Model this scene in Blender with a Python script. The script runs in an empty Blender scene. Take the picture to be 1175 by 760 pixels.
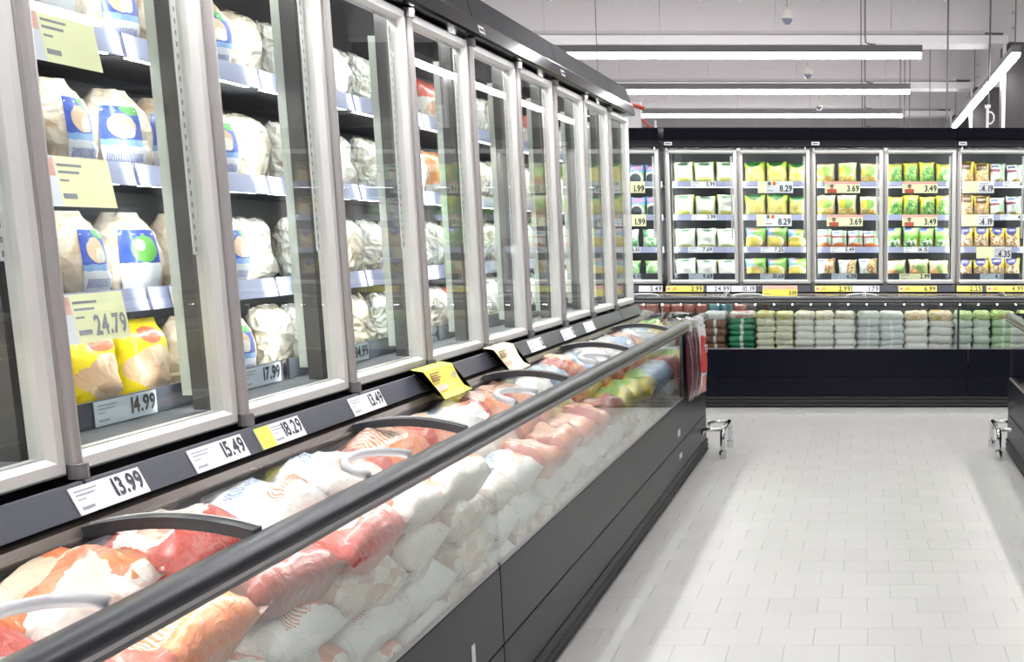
import bpy, bmesh, math, random
from mathutils import Vector, Matrix, noise
R = math.radians
random.seed(7)
SC = bpy.context.scene
COL = SC.collection

# ------------------------------------------------------------------ camera
FPX, PX, PY, PITCH, EYE = 1401.5, 991.5, 520.0, 0.1787, 1.5
cam = bpy.data.cameras.new('camera')
cam.sensor_fit = 'HORIZONTAL'; cam.sensor_width = 36.0
cam.lens = FPX / 1175 * 36.0
cam.shift_x = (587.5 - PX) / 1175
cam.shift_y = (PY - 380.0) / 1175
cam.clip_start = 0.05
co = bpy.data.objects.new('camera', cam); COL.objects.link(co)
co.location = (0, 0, EYE); co.rotation_euler = (math.pi / 2 - PITCH, 0, 0)
SC.camera = co
# ------------------------------------------------------------------ world, exposure
w = bpy.data.worlds.new('world'); SC.world = w; w.use_nodes = True
w.node_tree.nodes['Background'].inputs[0].default_value = (0.80, 0.80, 0.84, 1)
w.node_tree.nodes['Background'].inputs[1].default_value = 0.14
SC.view_settings.view_transform = 'Standard'; SC.view_settings.look = 'None'
SC.view_settings.gamma = 1.0; SC.view_settings.use_curve_mapping = False
SC.view_settings.exposure = 0.35
SC.cycles.transparent_max_bounces = 24
SC.cycles.max_bounces = 8
LAMP_E = 24.0       # ceiling lamps
LED_E = 36.0        # LED tubes inside the cabinets
CANOPY_W = 3.2      # LED strip under the header, watts per metre

# ------------------------------------------------------------------ pixel -> place (design time only)
_c, _s = math.cos(PITCH), math.sin(PITCH)
def un(u, v, ax, val):
    a = (u - PX) / FPX; b = -(v - PY) / FPX
    d = Vector((a, _c + b * _s, -_s + b * _c)); o = Vector((0, 0, EYE))
    return o + d * ((val - o[ax]) / d[ax])

# ------------------------------------------------------------------ materials
M = {}
def mat(name, col, rough=0.5, metal=0.0, spec=0.5, bump=0.0, bscale=60, vary=0.0, emit=None, coat=0.0, objvary=0.0):
    m = bpy.data.materials.new(name); m.use_nodes = True; nt = m.node_tree
    b = nt.nodes['Principled BSDF']
    b.inputs['Base Color'].default_value = (*col, 1); b.inputs['Roughness'].default_value = rough
    b.inputs['Metallic'].default_value = metal; b.inputs['Specular IOR Level'].default_value = spec
    b.inputs['Coat Weight'].default_value = coat; b.inputs['Coat Roughness'].default_value = 0.1
    tc = nt.nodes.new('ShaderNodeTexCoord')
    n = nt.nodes.new('ShaderNodeTexNoise'); n.inputs['Scale'].default_value = bscale; n.inputs['Detail'].default_value = 3
    nt.links.new(tc.outputs['Object'], n.inputs['Vector'])
    if vary or objvary:
        mx = nt.nodes.new('ShaderNodeMix'); mx.data_type = 'RGBA'; mx.blend_type = 'MULTIPLY'
        mx.inputs['Factor'].default_value = 1
        mx.inputs['A'].default_value = (*col, 1)
        mr = nt.nodes.new('ShaderNodeMapRange'); mr.inputs['To Min'].default_value = 1 - (vary or objvary); mr.inputs['To Max'].default_value = 1 + (vary or objvary) * .5
        if objvary:
            oi = nt.nodes.new('ShaderNodeObjectInfo'); nt.links.new(oi.outputs['Random'], mr.inputs['Value'])
        else: nt.links.new(n.outputs['Fac'], mr.inputs['Value'])
        nt.links.new(mr.outputs['Result'], mx.inputs['B'])
        nt.links.new(mx.outputs['Result'], b.inputs['Base Color'])
    if bump:
        bp = nt.nodes.new('ShaderNodeBump'); bp.inputs['Strength'].default_value = bump; bp.inputs['Distance'].default_value = 0.004
        nt.links.new(n.outputs['Fac'], bp.inputs['Height']); nt.links.new(bp.outputs['Normal'], b.inputs['Normal'])
    if emit:
        b.inputs['Emission Color'].default_value = (*emit[0], 1); b.inputs['Emission Strength'].default_value = emit[1]
    M[name] = m
    return m

def glass(name, tint, f0, mult, rough=0.0):
    m = bpy.data.materials.new(name); m.use_nodes = True; nt = m.node_tree; nt.nodes.clear()
    out = nt.nodes.new('ShaderNodeOutputMaterial'); mx = nt.nodes.new('ShaderNodeMixShader')
    tr = nt.nodes.new('ShaderNodeBsdfTransparent'); tr.inputs[0].default_value = (*tint, 1)
    gl = nt.nodes.new('ShaderNodeBsdfGlossy'); gl.inputs['Roughness'].default_value = rough; gl.inputs[0].default_value = (1, 1, 1, 1)
    lw = nt.nodes.new('ShaderNodeLayerWeight'); lw.inputs['Blend'].default_value = 0.5
    p = nt.nodes.new('ShaderNodeMath'); p.operation = 'POWER'; p.inputs[1].default_value = 5.0
    a = nt.nodes.new('ShaderNodeMath'); a.operation = 'MULTIPLY_ADD'; a.inputs[1].default_value = mult; a.inputs[2].default_value = f0
    nt.links.new(lw.outputs['Facing'], p.inputs[0]); nt.links.new(p.outputs[0], a.inputs[0])
    nt.links.new(a.outputs[0], mx.inputs[0]); nt.links.new(tr.outputs[0], mx.inputs[1]); nt.links.new(gl.outputs[0], mx.inputs[2])
    nt.links.new(mx.outputs[0], out.inputs[0])
    M[name] = m

def print_mat(name, base, layers, axis='z', rough=0.28, wob=0.03, bump=0.35):
    """flat print on packaging film: layers over a base colour in the bag's own 0..1 frame"""
    m = bpy.data.materials.new(name); m.use_nodes = True; nt = m.node_tree; L = nt.links.new
    b = nt.nodes['Principled BSDF']; b.inputs['Roughness'].default_value = rough
    b.inputs['Specular IOR Level'].default_value = 0.5
    b.inputs['Coat Weight'].default_value = 0.4; b.inputs['Coat Roughness'].default_value = 0.12
    tc = nt.nodes.new('ShaderNodeTexCoord')
    nz = nt.nodes.new('ShaderNodeTexNoise'); nz.inputs['Scale'].default_value = 7; nz.inputs['Detail'].default_value = 2
    oi = nt.nodes.new('ShaderNodeObjectInfo')
    L(tc.outputs['Generated'], nz.inputs['Vector'])
    ad = nt.nodes.new('ShaderNodeVectorMath'); ad.operation = 'SUBTRACT'; ad.inputs[1].default_value = (.5, .5, .5)
    L(nz.outputs['Color'], ad.inputs[0])
    sc = nt.nodes.new('ShaderNodeVectorMath'); sc.operation = 'SCALE'; sc.inputs['Scale'].default_value = wob * 2
    L(ad.outputs[0], sc.inputs[0])
    sm = nt.nodes.new('ShaderNodeVectorMath'); sm.operation = 'ADD'
    L(tc.outputs['Generated'], sm.inputs[0]); L(sc.outputs[0], sm.inputs[1])
    sp = nt.nodes.new('ShaderNodeSeparateXYZ'); L(sm.outputs[0], sp.inputs[0])
    X = sp.outputs['X']; Z = sp.outputs['Z' if axis == 'z' else 'Y']
    def math_(op, a, c, d=None):
        n = nt.nodes.new('ShaderNodeMath'); n.operation = op
        for i, v in enumerate((a, c, d)):
            if v is None: continue
            if isinstance(v, (int, float)): n.inputs[i].default_value = v
            else: L(v, n.inputs[i])
        return n.outputs[0]
    cur = None
    for ly in layers:
        k = ly[0]
        if k == 'rect':
            x0, x1, z0, z1 = ly[1]; 
            f = math_('MULTIPLY', math_('COMPARE', X, (x0 + x1) / 2, (x1 - x0) / 2), math_('COMPARE', Z, (z0 + z1) / 2, (z1 - z0) / 2))
        elif k in ('ell', 'food'):
            cx, cz, rx, rz = ly[1]
            dx = math_('DIVIDE', math_('SUBTRACT', X, cx), rx); dz = math_('DIVIDE', math_('SUBTRACT', Z, cz), rz)
            f = math_('LESS_THAN', math_('ADD', math_('MULTIPLY', dx, dx), math_('MULTIPLY', dz, dz)), 1.0)
        elif k == 'script':   # a squiggle of hand lettering
            x0, x1, z0, z1 = ly[1]
            wv = nt.nodes.new('ShaderNodeTexWave'); wv.inputs['Scale'].default_value = 9; wv.inputs['Distortion'].default_value = 6
            L(tc.outputs['Generated'], wv.inputs['Vector'])
            f = math_('MULTIPLY', math_('COMPARE', X, (x0 + x1) / 2, (x1 - x0) / 2), math_('COMPARE', Z, (z0 + z1) / 2, (z1 - z0) / 2))
            f = math_('MULTIPLY', f, math_('GREATER_THAN', wv.outputs['Fac'], 0.55))
        mx = nt.nodes.new('ShaderNodeMix'); mx.data_type = 'RGBA'
        L(f, mx.inputs['Factor'])
        if cur is None: mx.inputs['A'].default_value = (*base, 1)
        else: L(cur, mx.inputs['A'])
        if k == 'food':
            vo = nt.nodes.new('ShaderNodeTexVoronoi'); vo.inputs['Scale'].default_value = ly[3] if len(ly) > 3 else 14
            L(tc.outputs['Generated'], vo.inputs['Vector'])
            cr = nt.nodes.new('ShaderNodeValToRGB'); cr.color_ramp.interpolation = 'CONSTANT'
            cols = ly[2]; el = cr.color_ramp.elements
            while len(el) < len(cols): el.new(1.0)
            for i, c_ in enumerate(cols): el[i].position = i / len(cols); el[i].color = (*c_, 1)
            s2 = nt.nodes.new('ShaderNodeSeparateColor'); L(vo.outputs['Color'], s2.inputs[0]); L(s2.outputs[0], cr.inputs[0])
            L(cr.outputs[0], mx.inputs['B'])
        else: mx.inputs['B'].default_value = (*ly[2], 1)
        cur = mx.outputs['Result']
    if cur is None: b.inputs['Base Color'].default_value = (*base, 1)
    else: L(cur, b.inputs['Base Color'])
    n2 = nt.nodes.new('ShaderNodeTexNoise'); n2.inputs['Scale'].default_value = 38 if axis == 'z' else 24; n2.inputs['Detail'].default_value = 4
    n2.inputs['Distortion'].default_value = 1.2
    L(tc.outputs['Object'], n2.inputs['Vector'])
    bp = nt.nodes.new('ShaderNodeBump'); bp.inputs['Strength'].default_value = bump; bp.inputs['Distance'].default_value = 0.01 if axis == 'z' else 0.022
    L(n2.outputs['Fac'], bp.inputs['Height']); L(bp.outputs['Normal'], b.inputs['Normal'])
    M[name] = m
    return m

mat('alu', (0.68, 0.665, 0.645), 0.38, 0.25, 0.5, vary=0.05, bscale=8)
mat('alu_dark', (0.46, 0.435, 0.43), 0.32, 0.4, vary=0.06, bscale=6)
mat('mullion', (0.10, 0.095, 0.095), 0.4, 0.2)
mat('wing', (0.50, 0.53, 0.48), 0.3)
mat('knob', (0.16, 0.15, 0.155), 0.5)
mat('header', (0.003, 0.003, 0.006), 0.13, 0, 0.14)
mat('header_up', (0.0038, 0.0034, 0.008), 0.5, 0, 0.05, vary=.15, bscale=3)
mat('black', (0.008, 0.008, 0.010), 0.45, bump=.1)
mat('liner', (0.045, 0.047, 0.055), 0.5, vary=.1)
mat('shelfmetal', (0.10, 0.10, 0.115), 0.4, 0.2)
mat('strip', (0.36, 0.38, 0.58), 0.3, vary=.05, bscale=5)
mat('strip_dark', (0.055, 0.058, 0.075), 0.3)
mat('pricerail', (0.040, 0.043, 0.060), 0.3, 0, 0.4, vary=.1, bscale=12)
mat('ledge', (0.115, 0.092, 0.082), 0.22, 0.5, vary=.15, bscale=9)
mat('panel', (0.0034, 0.0038, 0.011), 0.32, 0, 0.22, bump=.05, bscale=220, vary=.06)
mat('rail', (0.034, 0.037, 0.044), 0.28, 0, 0.6, vary=.05)
mat('chestliner', (0.62, 0.61, 0.59), 0.45, vary=.05, bscale=4)
mat('chestfloor', (0.30, 0.30, 0.30), 0.5)
mat('greyplastic', (0.44, 0.445, 0.46), 0.35, vary=.05)
mat('chrome', (0.72, 0.72, 0.74), 0.09, 1.0, vary=.03)
mat('tile', (0.725, 0.715, 0.69), 0.33, 0, 0.45, bump=.03, bscale=150, objvary=.035)
mat('grout', (0.50, 0.49, 0.47), 0.8, bump=.2)
mat('farfloor', (0.78, 0.77, 0.75), 0.4, vary=.04, bscale=2)
mat('ceil', (0.66, 0.63, 0.635), 0.85, vary=.04, bscale=1.5)
mat('ceilwhite', (0.85, 0.84, 0.84), 0.7, vary=.02)
mat('greycol', (0.075, 0.068, 0.073), 0.75, vary=.06, bscale=5)
mat('housing', (0.20, 0.19, 0.20), 0.45)
mat('cable', (0.16, 0.15, 0.15), 0.6)
mat('lamp', (1, 1, 1), 0.5, emit=((1.0, 0.985, 1.0), LAMP_E))
mat('led', (0.9, 1.0, 0.95), 0.4, emit=((0.97, 1.0, 0.98), LED_E))
mat('led_dot', (1, 1, 1), 0.4, emit=((1, 1, 1), 90.0))
mat('led_rail_added', (1, 1, 1), 0.4, emit=((1, 1, 1), 13.0))
mat('sensor', (0.72, 0.70, 0.64), 0.5); mat('sensor_lens', (0.25, 0.26, 0.33), 0.2)
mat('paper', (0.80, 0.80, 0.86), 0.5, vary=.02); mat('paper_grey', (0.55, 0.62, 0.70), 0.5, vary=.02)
mat('yellow', (0.86, 0.76, 0.10), 0.5, vary=.03); mat('paleyellow', (0.94, 0.93, 0.58), 0.5, vary=.03)
mat('pink', (0.80, 0.42, 0.36), 0.5); mat('ink', (0.035, 0.035, 0.045), 0.6)
mat('inkgrey', (0.30, 0.30, 0.34), 0.6); mat('inkred', (0.55, 0.09, 0.05), 0.6); mat('inkbrown', (0.30, 0.15, 0.07), 0.6)
mat('orange_ink', (0.72, 0.30, 0.04), 0.6); mat('flagblue', (0.03, 0.07, 0.40), 0.6); mat('flagred', (0.60, 0.03, 0.04), 0.6)
mat('skin_ink', (0.45, 0.22, 0.13), 0.6)
def film_mat(name, ca, cb, cc, rough=.16, bs=.75):
    m = mat(name, ca, rough, coat=.5); nt = m.node_tree; L = nt.links.new
    tc = nt.nodes.new('ShaderNodeTexCoord'); oi = nt.nodes.new('ShaderNodeObjectInfo')
    av = nt.nodes.new('ShaderNodeVectorMath'); av.operation = 'ADD'; L(tc.outputs['Object'], av.inputs[0]); L(oi.outputs['Random'], av.inputs[1])
    n = nt.nodes.new('ShaderNodeTexNoise'); n.inputs['Scale'].default_value = 13; n.inputs['Detail'].default_value = 5; n.inputs['Distortion'].default_value = 1.6
    L(av.outputs[0], n.inputs['Vector'])
    cr = nt.nodes.new('ShaderNodeValToRGB'); e = cr.color_ramp.elements
    e[0].position = .34; e[0].color = (*cc, 1); e[1].position = .62; e[1].color = (*ca, 1); x = e.new(.46); x.color = (*cb, 1)
    L(n.outputs['Fac'], cr.inputs[0]); L(cr.outputs[0], nt.nodes['Principled BSDF'].inputs['Base Color'])
    w2 = nt.nodes.new('ShaderNodeTexVoronoi'); w2.feature = 'F1'; w2.inputs['Scale'].default_value = 34
    wp = nt.nodes.new('ShaderNodeTexNoise'); wp.inputs['Scale'].default_value = 9; L(av.outputs[0], wp.inputs['Vector'])
    wa = nt.nodes.new('ShaderNodeVectorMath'); wa.operation = 'MULTIPLY_ADD'; wa.inputs[1].default_value = (.16, .16, .16)
    L(wp.outputs['Color'], wa.inputs[0]); L(av.outputs[0], wa.inputs[2]); L(wa.outputs[0], w2.inputs['Vector'])
    bp = nt.nodes.new('ShaderNodeBump'); bp.inputs['Strength'].default_value = bs; bp.inputs['Distance'].default_value = .018
    L(w2.outputs['Distance'], bp.inputs['Height']); L(bp.outputs['Normal'], nt.nodes['Principled BSDF'].inputs['Normal'])
film_mat('film', (.80, .81, .78), (.76, .73, .66), (.58, .50, .40))
film_mat('film_beige', (.76, .73, .65), (.70, .62, .50), (.52, .42, .30))
film_mat('poultry', (.72, .58, .45), (.72, .60, .48), (.54, .37, .24), .2, .3)
film_mat('poultry_pale', (.78, .71, .62), (.74, .63, .51), (.60, .44, .32), .2, .3)
print_mat('bluelabel', (0.05, 0.10, 0.48), [('rect', (0, 1, 0, .36), (.78, .80, .86)), ('ell', (.5, .68, .32, .2), (.72, .50, .33)), ('ell', (.62, .60, .18, .12), (.85, .80, .72)), ('rect', (0, 1, .36, .46), (.25, .42, .75)), ('script', (.1, .9, .10, .24), (.06, .10, .42)), ('ell', (.8, .98, .3, .12), (.10, .40, .10))], bump=.15)
print_mat('greenlabel', (0.05, 0.10, 0.48), [('rect', (0, 1, 0, .45), (.80, .82, .86)), ('ell', (.6, .68, .33, .22), (.16, .50, .10)), ('ell', (.5, .75, .12, .1), (.8, .8, .7))], bump=.15)
print_mat('yellowbag', (0.80, 0.62, 0.02), [('food', (.5, .42, .42, .26), ((.72, .50, .33), (.80, .62, .45), (.68, .45, .30)), 5), ('ell', (.5, .80, .2, .1), (.62, .12, .06)), ('rect', (0, 1, 0, .12), (.70, .66, .03))])
print_mat('orangebag', (0.82, 0.28, 0.06), [('rect', (0, 1, 0, .30), (.82, .80, .70)), ('rect', (.46, .54, .1, 1), (.85, .70, .55)), ('script', (.1, .9, .55, .7), (.85, .75, .6))])
print_mat('redwhite', (0.80, 0.77, 0.72), [('rect', (0, 1, .62, 1), (.62, .10, .06)), ('food', (.5, .3, .4, .25), ((.80, .55, .40), (.72, .35, .22), (.82, .72, .6)), 9)])
print_mat('whitegreen', (0.84, 0.85, 0.76), [('rect', (0, .08, 0, 1), (.62, .70, .12)), ('rect', (.92, 1, 0, 1), (.50, .62, .10)), ('ell', (.5, .86, .26, .07), (.10, .20, .10)), ('ell', (.5, .20, .34, .12), (.72, .72, .20)), ('script', (.3, .7, .58, .66), (.55, .6, .5))])
print_mat('whitebag', (0.84, 0.85, 0.80), [('ell', (.5, .86, .22, .06), (.12, .22, .14)), ('ell', (.5, .16, .36, .09), (.66, .70, .28)), ('rect', (0, .06, 0, 1), (.6, .68, .2))])
print_mat('bluebox', (0.55, 0.75, 0.82), [('rect', (0, 1, .62, 1), (.15, .35, .62)), ('rect', (.55, 1, 0, .62), (.30, .55, .14)), ('ell', (.45, .32, .44, .34), (.85, .87, .86)), ('ell', (.42, .28, .34, .26), (.06, .08, .09)), ('script', (.15, .85, .72, .92), (.72, .06, .05))])
print_mat('whiteleaf', (0.80, 0.84, 0.80), [('food', (.5, .3, .42, .28), ((.10, .40, .14), (.30, .60, .25), (.75, .82, .72)), 12), ('rect', (0, .3, .6, 1), (.15, .45, .2))])
print_mat('greencircle', (0.10, 0.38, 0.10), [('ell', (.5, .45, .42, .38), (.62, .78, .50)), ('ell', (.5, .45, .32, .28), (.30, .58, .24)), ('rect', (0, 1, .86, 1), (.5, .68, .3))])
print_mat('yellowgreen', (0.45, 0.58, 0.06), [('ell', (.5, .35, .55, .42), (.82, .72, .22)), ('food', (.5, .28, .42, .22), ((.85, .74, .22), (.80, .62, .12), (.86, .80, .40)), 16), ('ell', (.45, .98, .34, .24), (.02, .12, .03))])
print_mat('bluepasta', (0.22, 0.42, 0.60), [('rect', (.4, 1, .35, 1), (.22, .46, .10)), ('rect', (0, 1, 0, .4), (.36, .20, .08)), ('ell', (.38, .36, .46, .30), (.78, .72, .62)), ('ell', (.36, .34, .38, .23), (.80, .62, .12)), ('script', (.12, .6, .78, .95), (.62, .05, .05))])
print_mat('creamveg', (0.84, 0.74, 0.46), [('ell', (.5, .62, .30, .24), (.30, .52, .10)), ('ell', (.24, .6, .16, .2), (.82, .60, .05)), ('food', (.5, .22, .46, .18), ((.82, .42, .08), (.75, .55, .15), (.85, .65, .25), (.35, .45, .1)), 14)])
print_mat('whiteorange', (0.82, 0.82, 0.78), [('rect', (.66, .84, .3, 1), (.20, .50, .25)), ('ell', (.5, .10, .5, .26), (.80, .24, .08)), ('rect', (0, 1, .62, .70), (.55, .12, .10)), ('ell', (.35, .86, .22, .07), (.20, .28, .50))])
print_mat('whitemix', (0.82, 0.82, 0.80), [('food', (.78, .45, .36, .55), ((.52, .10, .04), (.25, .38, .06), (.70, .48, .22), (.35, .12, .04), (.80, .70, .5)), 16), ('ell', (.25, .86, .18, .06), (.15, .18, .45)), ('rect', (.3, .42, 0, .3), (.25, .50, .1))])
print_mat('greenleaf', (0.42, 0.62, 0.14), [('rect', (0, .26, .3, 1), (.82, .66, .05)), ('food', (.58, .36, .42, .40), ((.14, .40, .08), (.28, .55, .12), (.08, .28, .06), (.50, .70, .25)), 13), ('ell', (.7, .95, .3, .08), (.80, .62, .2))])
print_mat('greenbean', (0.22, 0.55, 0.08), [('rect', (0, 1, .62, 1), (.40, .68, .22)), ('food', (.55, .25, .45, .24), ((.70, .78, .66), (.06, .22, .05), (.30, .5, .2), (.8, .84, .75)), 11), ('ell', (.3, .9, .24, .1), (.08, .12, .42)), ('rect', (.86, 1, .1, .6), (.78, .5, .1))])
print_mat('creampeel', (0.84, 0.72, 0.44), [('ell', (.62, .5, .26, .34), (.36, .55, .18)), ('ell', (.28, .3, .26, .2), (.80, .40, .15)), ('rect', (0, 1, 0, .1), (.72, .6, .2))])
print_mat('brownmix', (0.86, 0.66, 0.10), [('food', (.46, .34, .46, .34), ((.78, .45, .16), (.70, .22, .06), (.85, .66, .35), (.80, .72, .5), (.4, .42, .12)), 16), ('rect', (.14, .80, .64, .94), (.10, .045, .025)), ('script', (.25, .7, .74, .82), (.55, .42, .3))])
print_mat('purplemix', (0.86, 0.68, 0.14), [('food', (.46, .32, .46, .34), ((.72, .45, .25), (.55, .15, .05), (.85, .72, .5), (.82, .78, .6), (.35, .2, .08)), 16), ('ell', (.46, .86, .34, .22), (.09, .08, .28)), ('script', (.3, .65, .82, .9), (.6, .6, .72))])
print_mat('whitemaroon', (0.82, 0.82, 0.80), [('rect', (.6, .82, .1, 1), (.35, .65, .35)), ('rect', (.0, .62, .60, .72), (.30, .05, .10)), ('food', (.62, .12, .34, .16), ((.42, .22, .1), (.7, .5, .25), (.3, .4, .1)), 18), ('rect', (.1, .55, .78, .9), (.12, .16, .30))])
# lying bags
for nm, base, c1, c2 in (('brown', (.80, .80, .80), (.72, .72, .74), (.6, .55, .5)), ('green', (.82, .78, .75), (.70, .12, .08), (.8, .6, .5)), ('yellow', (.80, .74, .40), (.80, .68, .10), (.4, .5, .1)), ('white', (.82, .78, .66), (.80, .46, .22), (.5, .65, .25)), ('grey', (.82, .84, .80), (.76, .78, .70), (.7, .74, .5)), ('orange', (.82, .70, .48), (.80, .36, .12), (.50, .65, .15)), ('mint', (.62, .78, .36), (.80, .82, .45), (.25, .55, .15)), ('leaf', (.60, .78, .30), (.80, .45, .15), (.25, .6, .12))):
    print_mat('top_' + nm, base, [('food', (.5, .5, .6, .6), (base, base, c1, base, c2), 7)], axis='y', wob=.08, bump=.7)
for nm, top, side in (('flat_brown', (.80, .77, .72), (.22, .10, .06)), ('flat_green', (.82, .78, .74), (.02, .26, .12)), ('flat_yellow', (.80, .74, .42), (.76, .74, .52)), ('flat_white', (.82, .78, .72), (.76, .75, .70)), ('flat_grey', (.80, .82, .80), (.55, .59, .60)), ('flat_orange', (.84, .66, .42), (.74, .73, .68)), ('flat_mint', (.62, .78, .42), (.62, .70, .62)), ('flat_leaf', (.50, .74, .26), (.42, .60, .36))):
    print_mat(nm, side, [('ell', (.5, .45, .3, .3), tuple(min(1, c * 1.18) for c in side)), ('rect', (.44, .56, 0, .12), (.72, .74, .73))], axis='y', wob=.06)
print_mat('chest_orange', (0.80, 0.74, 0.68), [('ell', (.35, .6, .5, .34), (.76, .20, .07)), ('ell', (.45, .6, .3, .2), (.80, .62, .46)), ('rect', (.7, .95, .1, .6), (.74, .25, .12))], axis='y', wob=.1, bump=.6)
print_mat('chest_white', (0.84, 0.83, 0.81), [('script', (.25, .75, .55, .75), (.12, .28, .62)), ('ell', (.7, .25, .16, .1), (.70, .25, .12)), ('script', (.3, .6, .15, .3), (.72, .25, .12))], axis='y', wob=.08, bump=.6)
print_mat('chest_red', (0.60, 0.07, 0.05), [('ell', (.5, .5, .34, .3), (.82, .78, .72)), ('food', (.5, .45, .24, .2), ((.75, .50, .38), (.60, .28, .2), (.8, .65, .5)), 8)], axis='y', wob=.1, bump=.6)
print_mat('chest_clear', (0.66, 0.60, 0.53), [('food', (.5, .5, .6, .6), ((.72, .60, .48), (.60, .42, .32), (.80, .74, .66), (.70, .52, .42)), 6), ('rect', (.2, .6, .3, .6), (.80, .79, .76))], axis='y', wob=.12, rough=.15, bump=.7)
print_mat('chest_brown', (0.20, 0.07, 0.05), [('ell', (.5, .5, .35, .25), (.55, .10, .06)), ('script', (.2, .8, .4, .7), (.80, .72, .66)), ('rect', (0, 1, .0, .2), (.30, .05, .035))], axis='y', wob=.1, bump=.5)
print_mat('chest_stripe', (0.74, 0.22, 0.07), [('script', (.1, .95, .2, .8), (.82, .74, .66)), ('rect', (0, .2, 0, 1), (.45, .08, .05))], axis='y', wob=.08, bump=.5)
print_mat('chest_blue', (0.30, 0.42, 0.62), [('ell', (.5, .5, .35, .3), (.75, .80, .85)), ('food', (.5, .4, .25, .2), ((.7, .6, .4), (.3, .4, .5), (.8, .8, .8)), 7)], axis='y', wob=.1, bump=.5)
print_mat('chest_yellow', (0.78, 0.62, 0.08), [('ell', (.5, .5, .3, .3), (.30, .48, .12)), ('script', (.1, .9, 0, .25), (.8, .75, .5))], axis='y', wob=.1, bump=.5)
print_mat('maroonbag', (0.10, 0.025, 0.035), [('rect', (.75, .9, 0, 1), (.55, .5, .5)), ('rect', (.2, .26, 0, 1), (.4, .3, .32))], wob=.06, bump=.6)
print_mat('promobag', (0.78, 0.76, 0.78), [('rect', (.15, .95, .3, .82), (.68, .05, .04)), ('rect', (.2, .95, .0, .26), (.72, .22, .16))], wob=.05, bump=.5)
print_mat('darkpack', (0.12, 0.05, 0.05), [('ell', (.5, .5, .3, .3), (.45, .12, .08)), ('rect', (0, 1, .8, 1), (.25, .07, .05))], bump=.3)
print_mat('tealpack', (0.05, 0.16, 0.18), [('rect', (0, 1, .6, .8), (.2, .3, .32))], bump=.3)
glass('doorglass', (0.965, 0.985, 0.975), 0.035, 0.62)
glass('chestglass', (0.945, 0.97, 0.96), 0.085, 0.915)
glass('lidglass', (0.965, 0.98, 0.975), 0.02, 0.36)
# perforated strip
m = mat('perf', (0.62, 0.61, 0.62), 0.4)
nt = m.node_tree; tc = nt.nodes.new('ShaderNodeTexCoord'); sp = nt.nodes.new('ShaderNodeSeparateXYZ'); nt.links.new(tc.outputs['Object'], sp.inputs[0])
def _m(op, a, b_, c_=None):
    n = nt.nodes.new('ShaderNodeMath'); n.operation = op
    for i, v in enumerate((a, b_, c_)):
        if v is None: continue
        if isinstance(v, (int, float)): n.inputs[i].default_value = v
        else: nt.links.new(v, n.inputs[i])
    return n.outputs[0]
fz = _m('FRACT', _m('MULTIPLY', sp.outputs['Z'], 40.0), 0.0)
ff = _m('MULTIPLY', _m('COMPARE', fz, 0.5, 0.22), _m('COMPARE', sp.outputs['X'], 0.0, 0.003))
mx = nt.nodes.new('ShaderNodeMix'); mx.data_type = 'RGBA'; mx.inputs['A'].default_value = (.62, .61, .62, 1); mx.inputs['B'].default_value = (.16, .15, .15, 1)
nt.links.new(ff, mx.inputs['Factor']); nt.links.new(mx.outputs['Result'], nt.nodes['Principled BSDF'].inputs['Base Color'])

# ------------------------------------------------------------------ helpers
LABELS = {}
def link(o): COL.objects.link(o); return o
def mesh(name, verts, faces, m=None, smooth=False):
    me = bpy.data.meshes.new(name); me.from_pydata([tuple(v) for v in verts], [], faces); me.update()
    if m: me.materials.append(M[m])
    if smooth:
        for p in me.polygons: p.use_smooth = True
    return me
def add(name, me, parent=None, loc=(0, 0, 0), rot=(0, 0, 0)):
    o = bpy.data.objects.new(name, me); link(o); o.parent = parent; o.location = loc; o.rotation_euler = rot
    return o
class MB:
    def __init__(s): s.v = []; s.f = []
    def box(s, x0, x1, y0, y1, z0, z1):
        b = len(s.v)
        s.v += [(x, y, z) for z in (z0, z1) for y in (y0, y1) for x in (x0, x1)]
        s.f += [tuple(b + i for i in q) for q in ((0, 2, 3, 1), (4, 5, 7, 6), (0, 1, 5, 4), (2, 6, 7, 3), (0, 4, 6, 2), (1, 3, 7, 5))]
        return s
    def prism(s, prof, x0, x1):
        """profile in (y,z), extruded along x"""
        b = len(s.v); n = len(prof)
        s.v += [(x0, y, z) for y, z in prof] + [(x1, y, z) for y, z in prof]
        s.f += [tuple(b + i for i in range(n)), tuple(b + 2 * n - 1 - i for i in range(n))]
        s.f += [(b + i, b + n + i, b + n + (i + 1) % n, b + (i + 1) % n) for i in range(n)]
        return s
    def tube(s, pts, r, n=10, cap=True):
        pts = [Vector(p) for p in pts]; b = len(s.v); up = Vector((0, 0, 1)); prev = None
        for i, p in enumerate(pts):
            t = (pts[min(i + 1, len(pts) - 1)] - pts[max(i - 1, 0)]).normalized()
            if prev is None:
                a = t.cross(up if abs(t.z) < .95 else Vector((1, 0, 0))).normalized()
            else: a = (prev - t * prev.dot(t)).normalized()
            prev = a; c = t.cross(a)
            s.v += [tuple(p + (a * math.cos(k * 2 * math.pi / n) + c * math.sin(k * 2 * math.pi / n)) * r) for k in range(n)]
        for i in range(len(pts) - 1):
            for k in range(n):
                s.f.append((b + i * n + k, b + i * n + (k + 1) % n, b + (i + 1) * n + (k + 1) % n, b + (i + 1) * n + k))
        if cap:
            s.f.append(tuple(b + n - 1 - k for k in range(n))); e = b + (len(pts) - 1) * n
            s.f.append(tuple(e + k for k in range(n)))
        return s
    def me(s, name, m, smooth=False): 
        me = mesh(name, s.v, s.f, m, smooth)
        return me
    def build(s, name, m, parent=None, loc=(0, 0, 0), rot=(0, 0, 0), smooth=False):
        o = add(name, s.me(name, m, smooth), parent, loc, rot)
        return o
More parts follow.
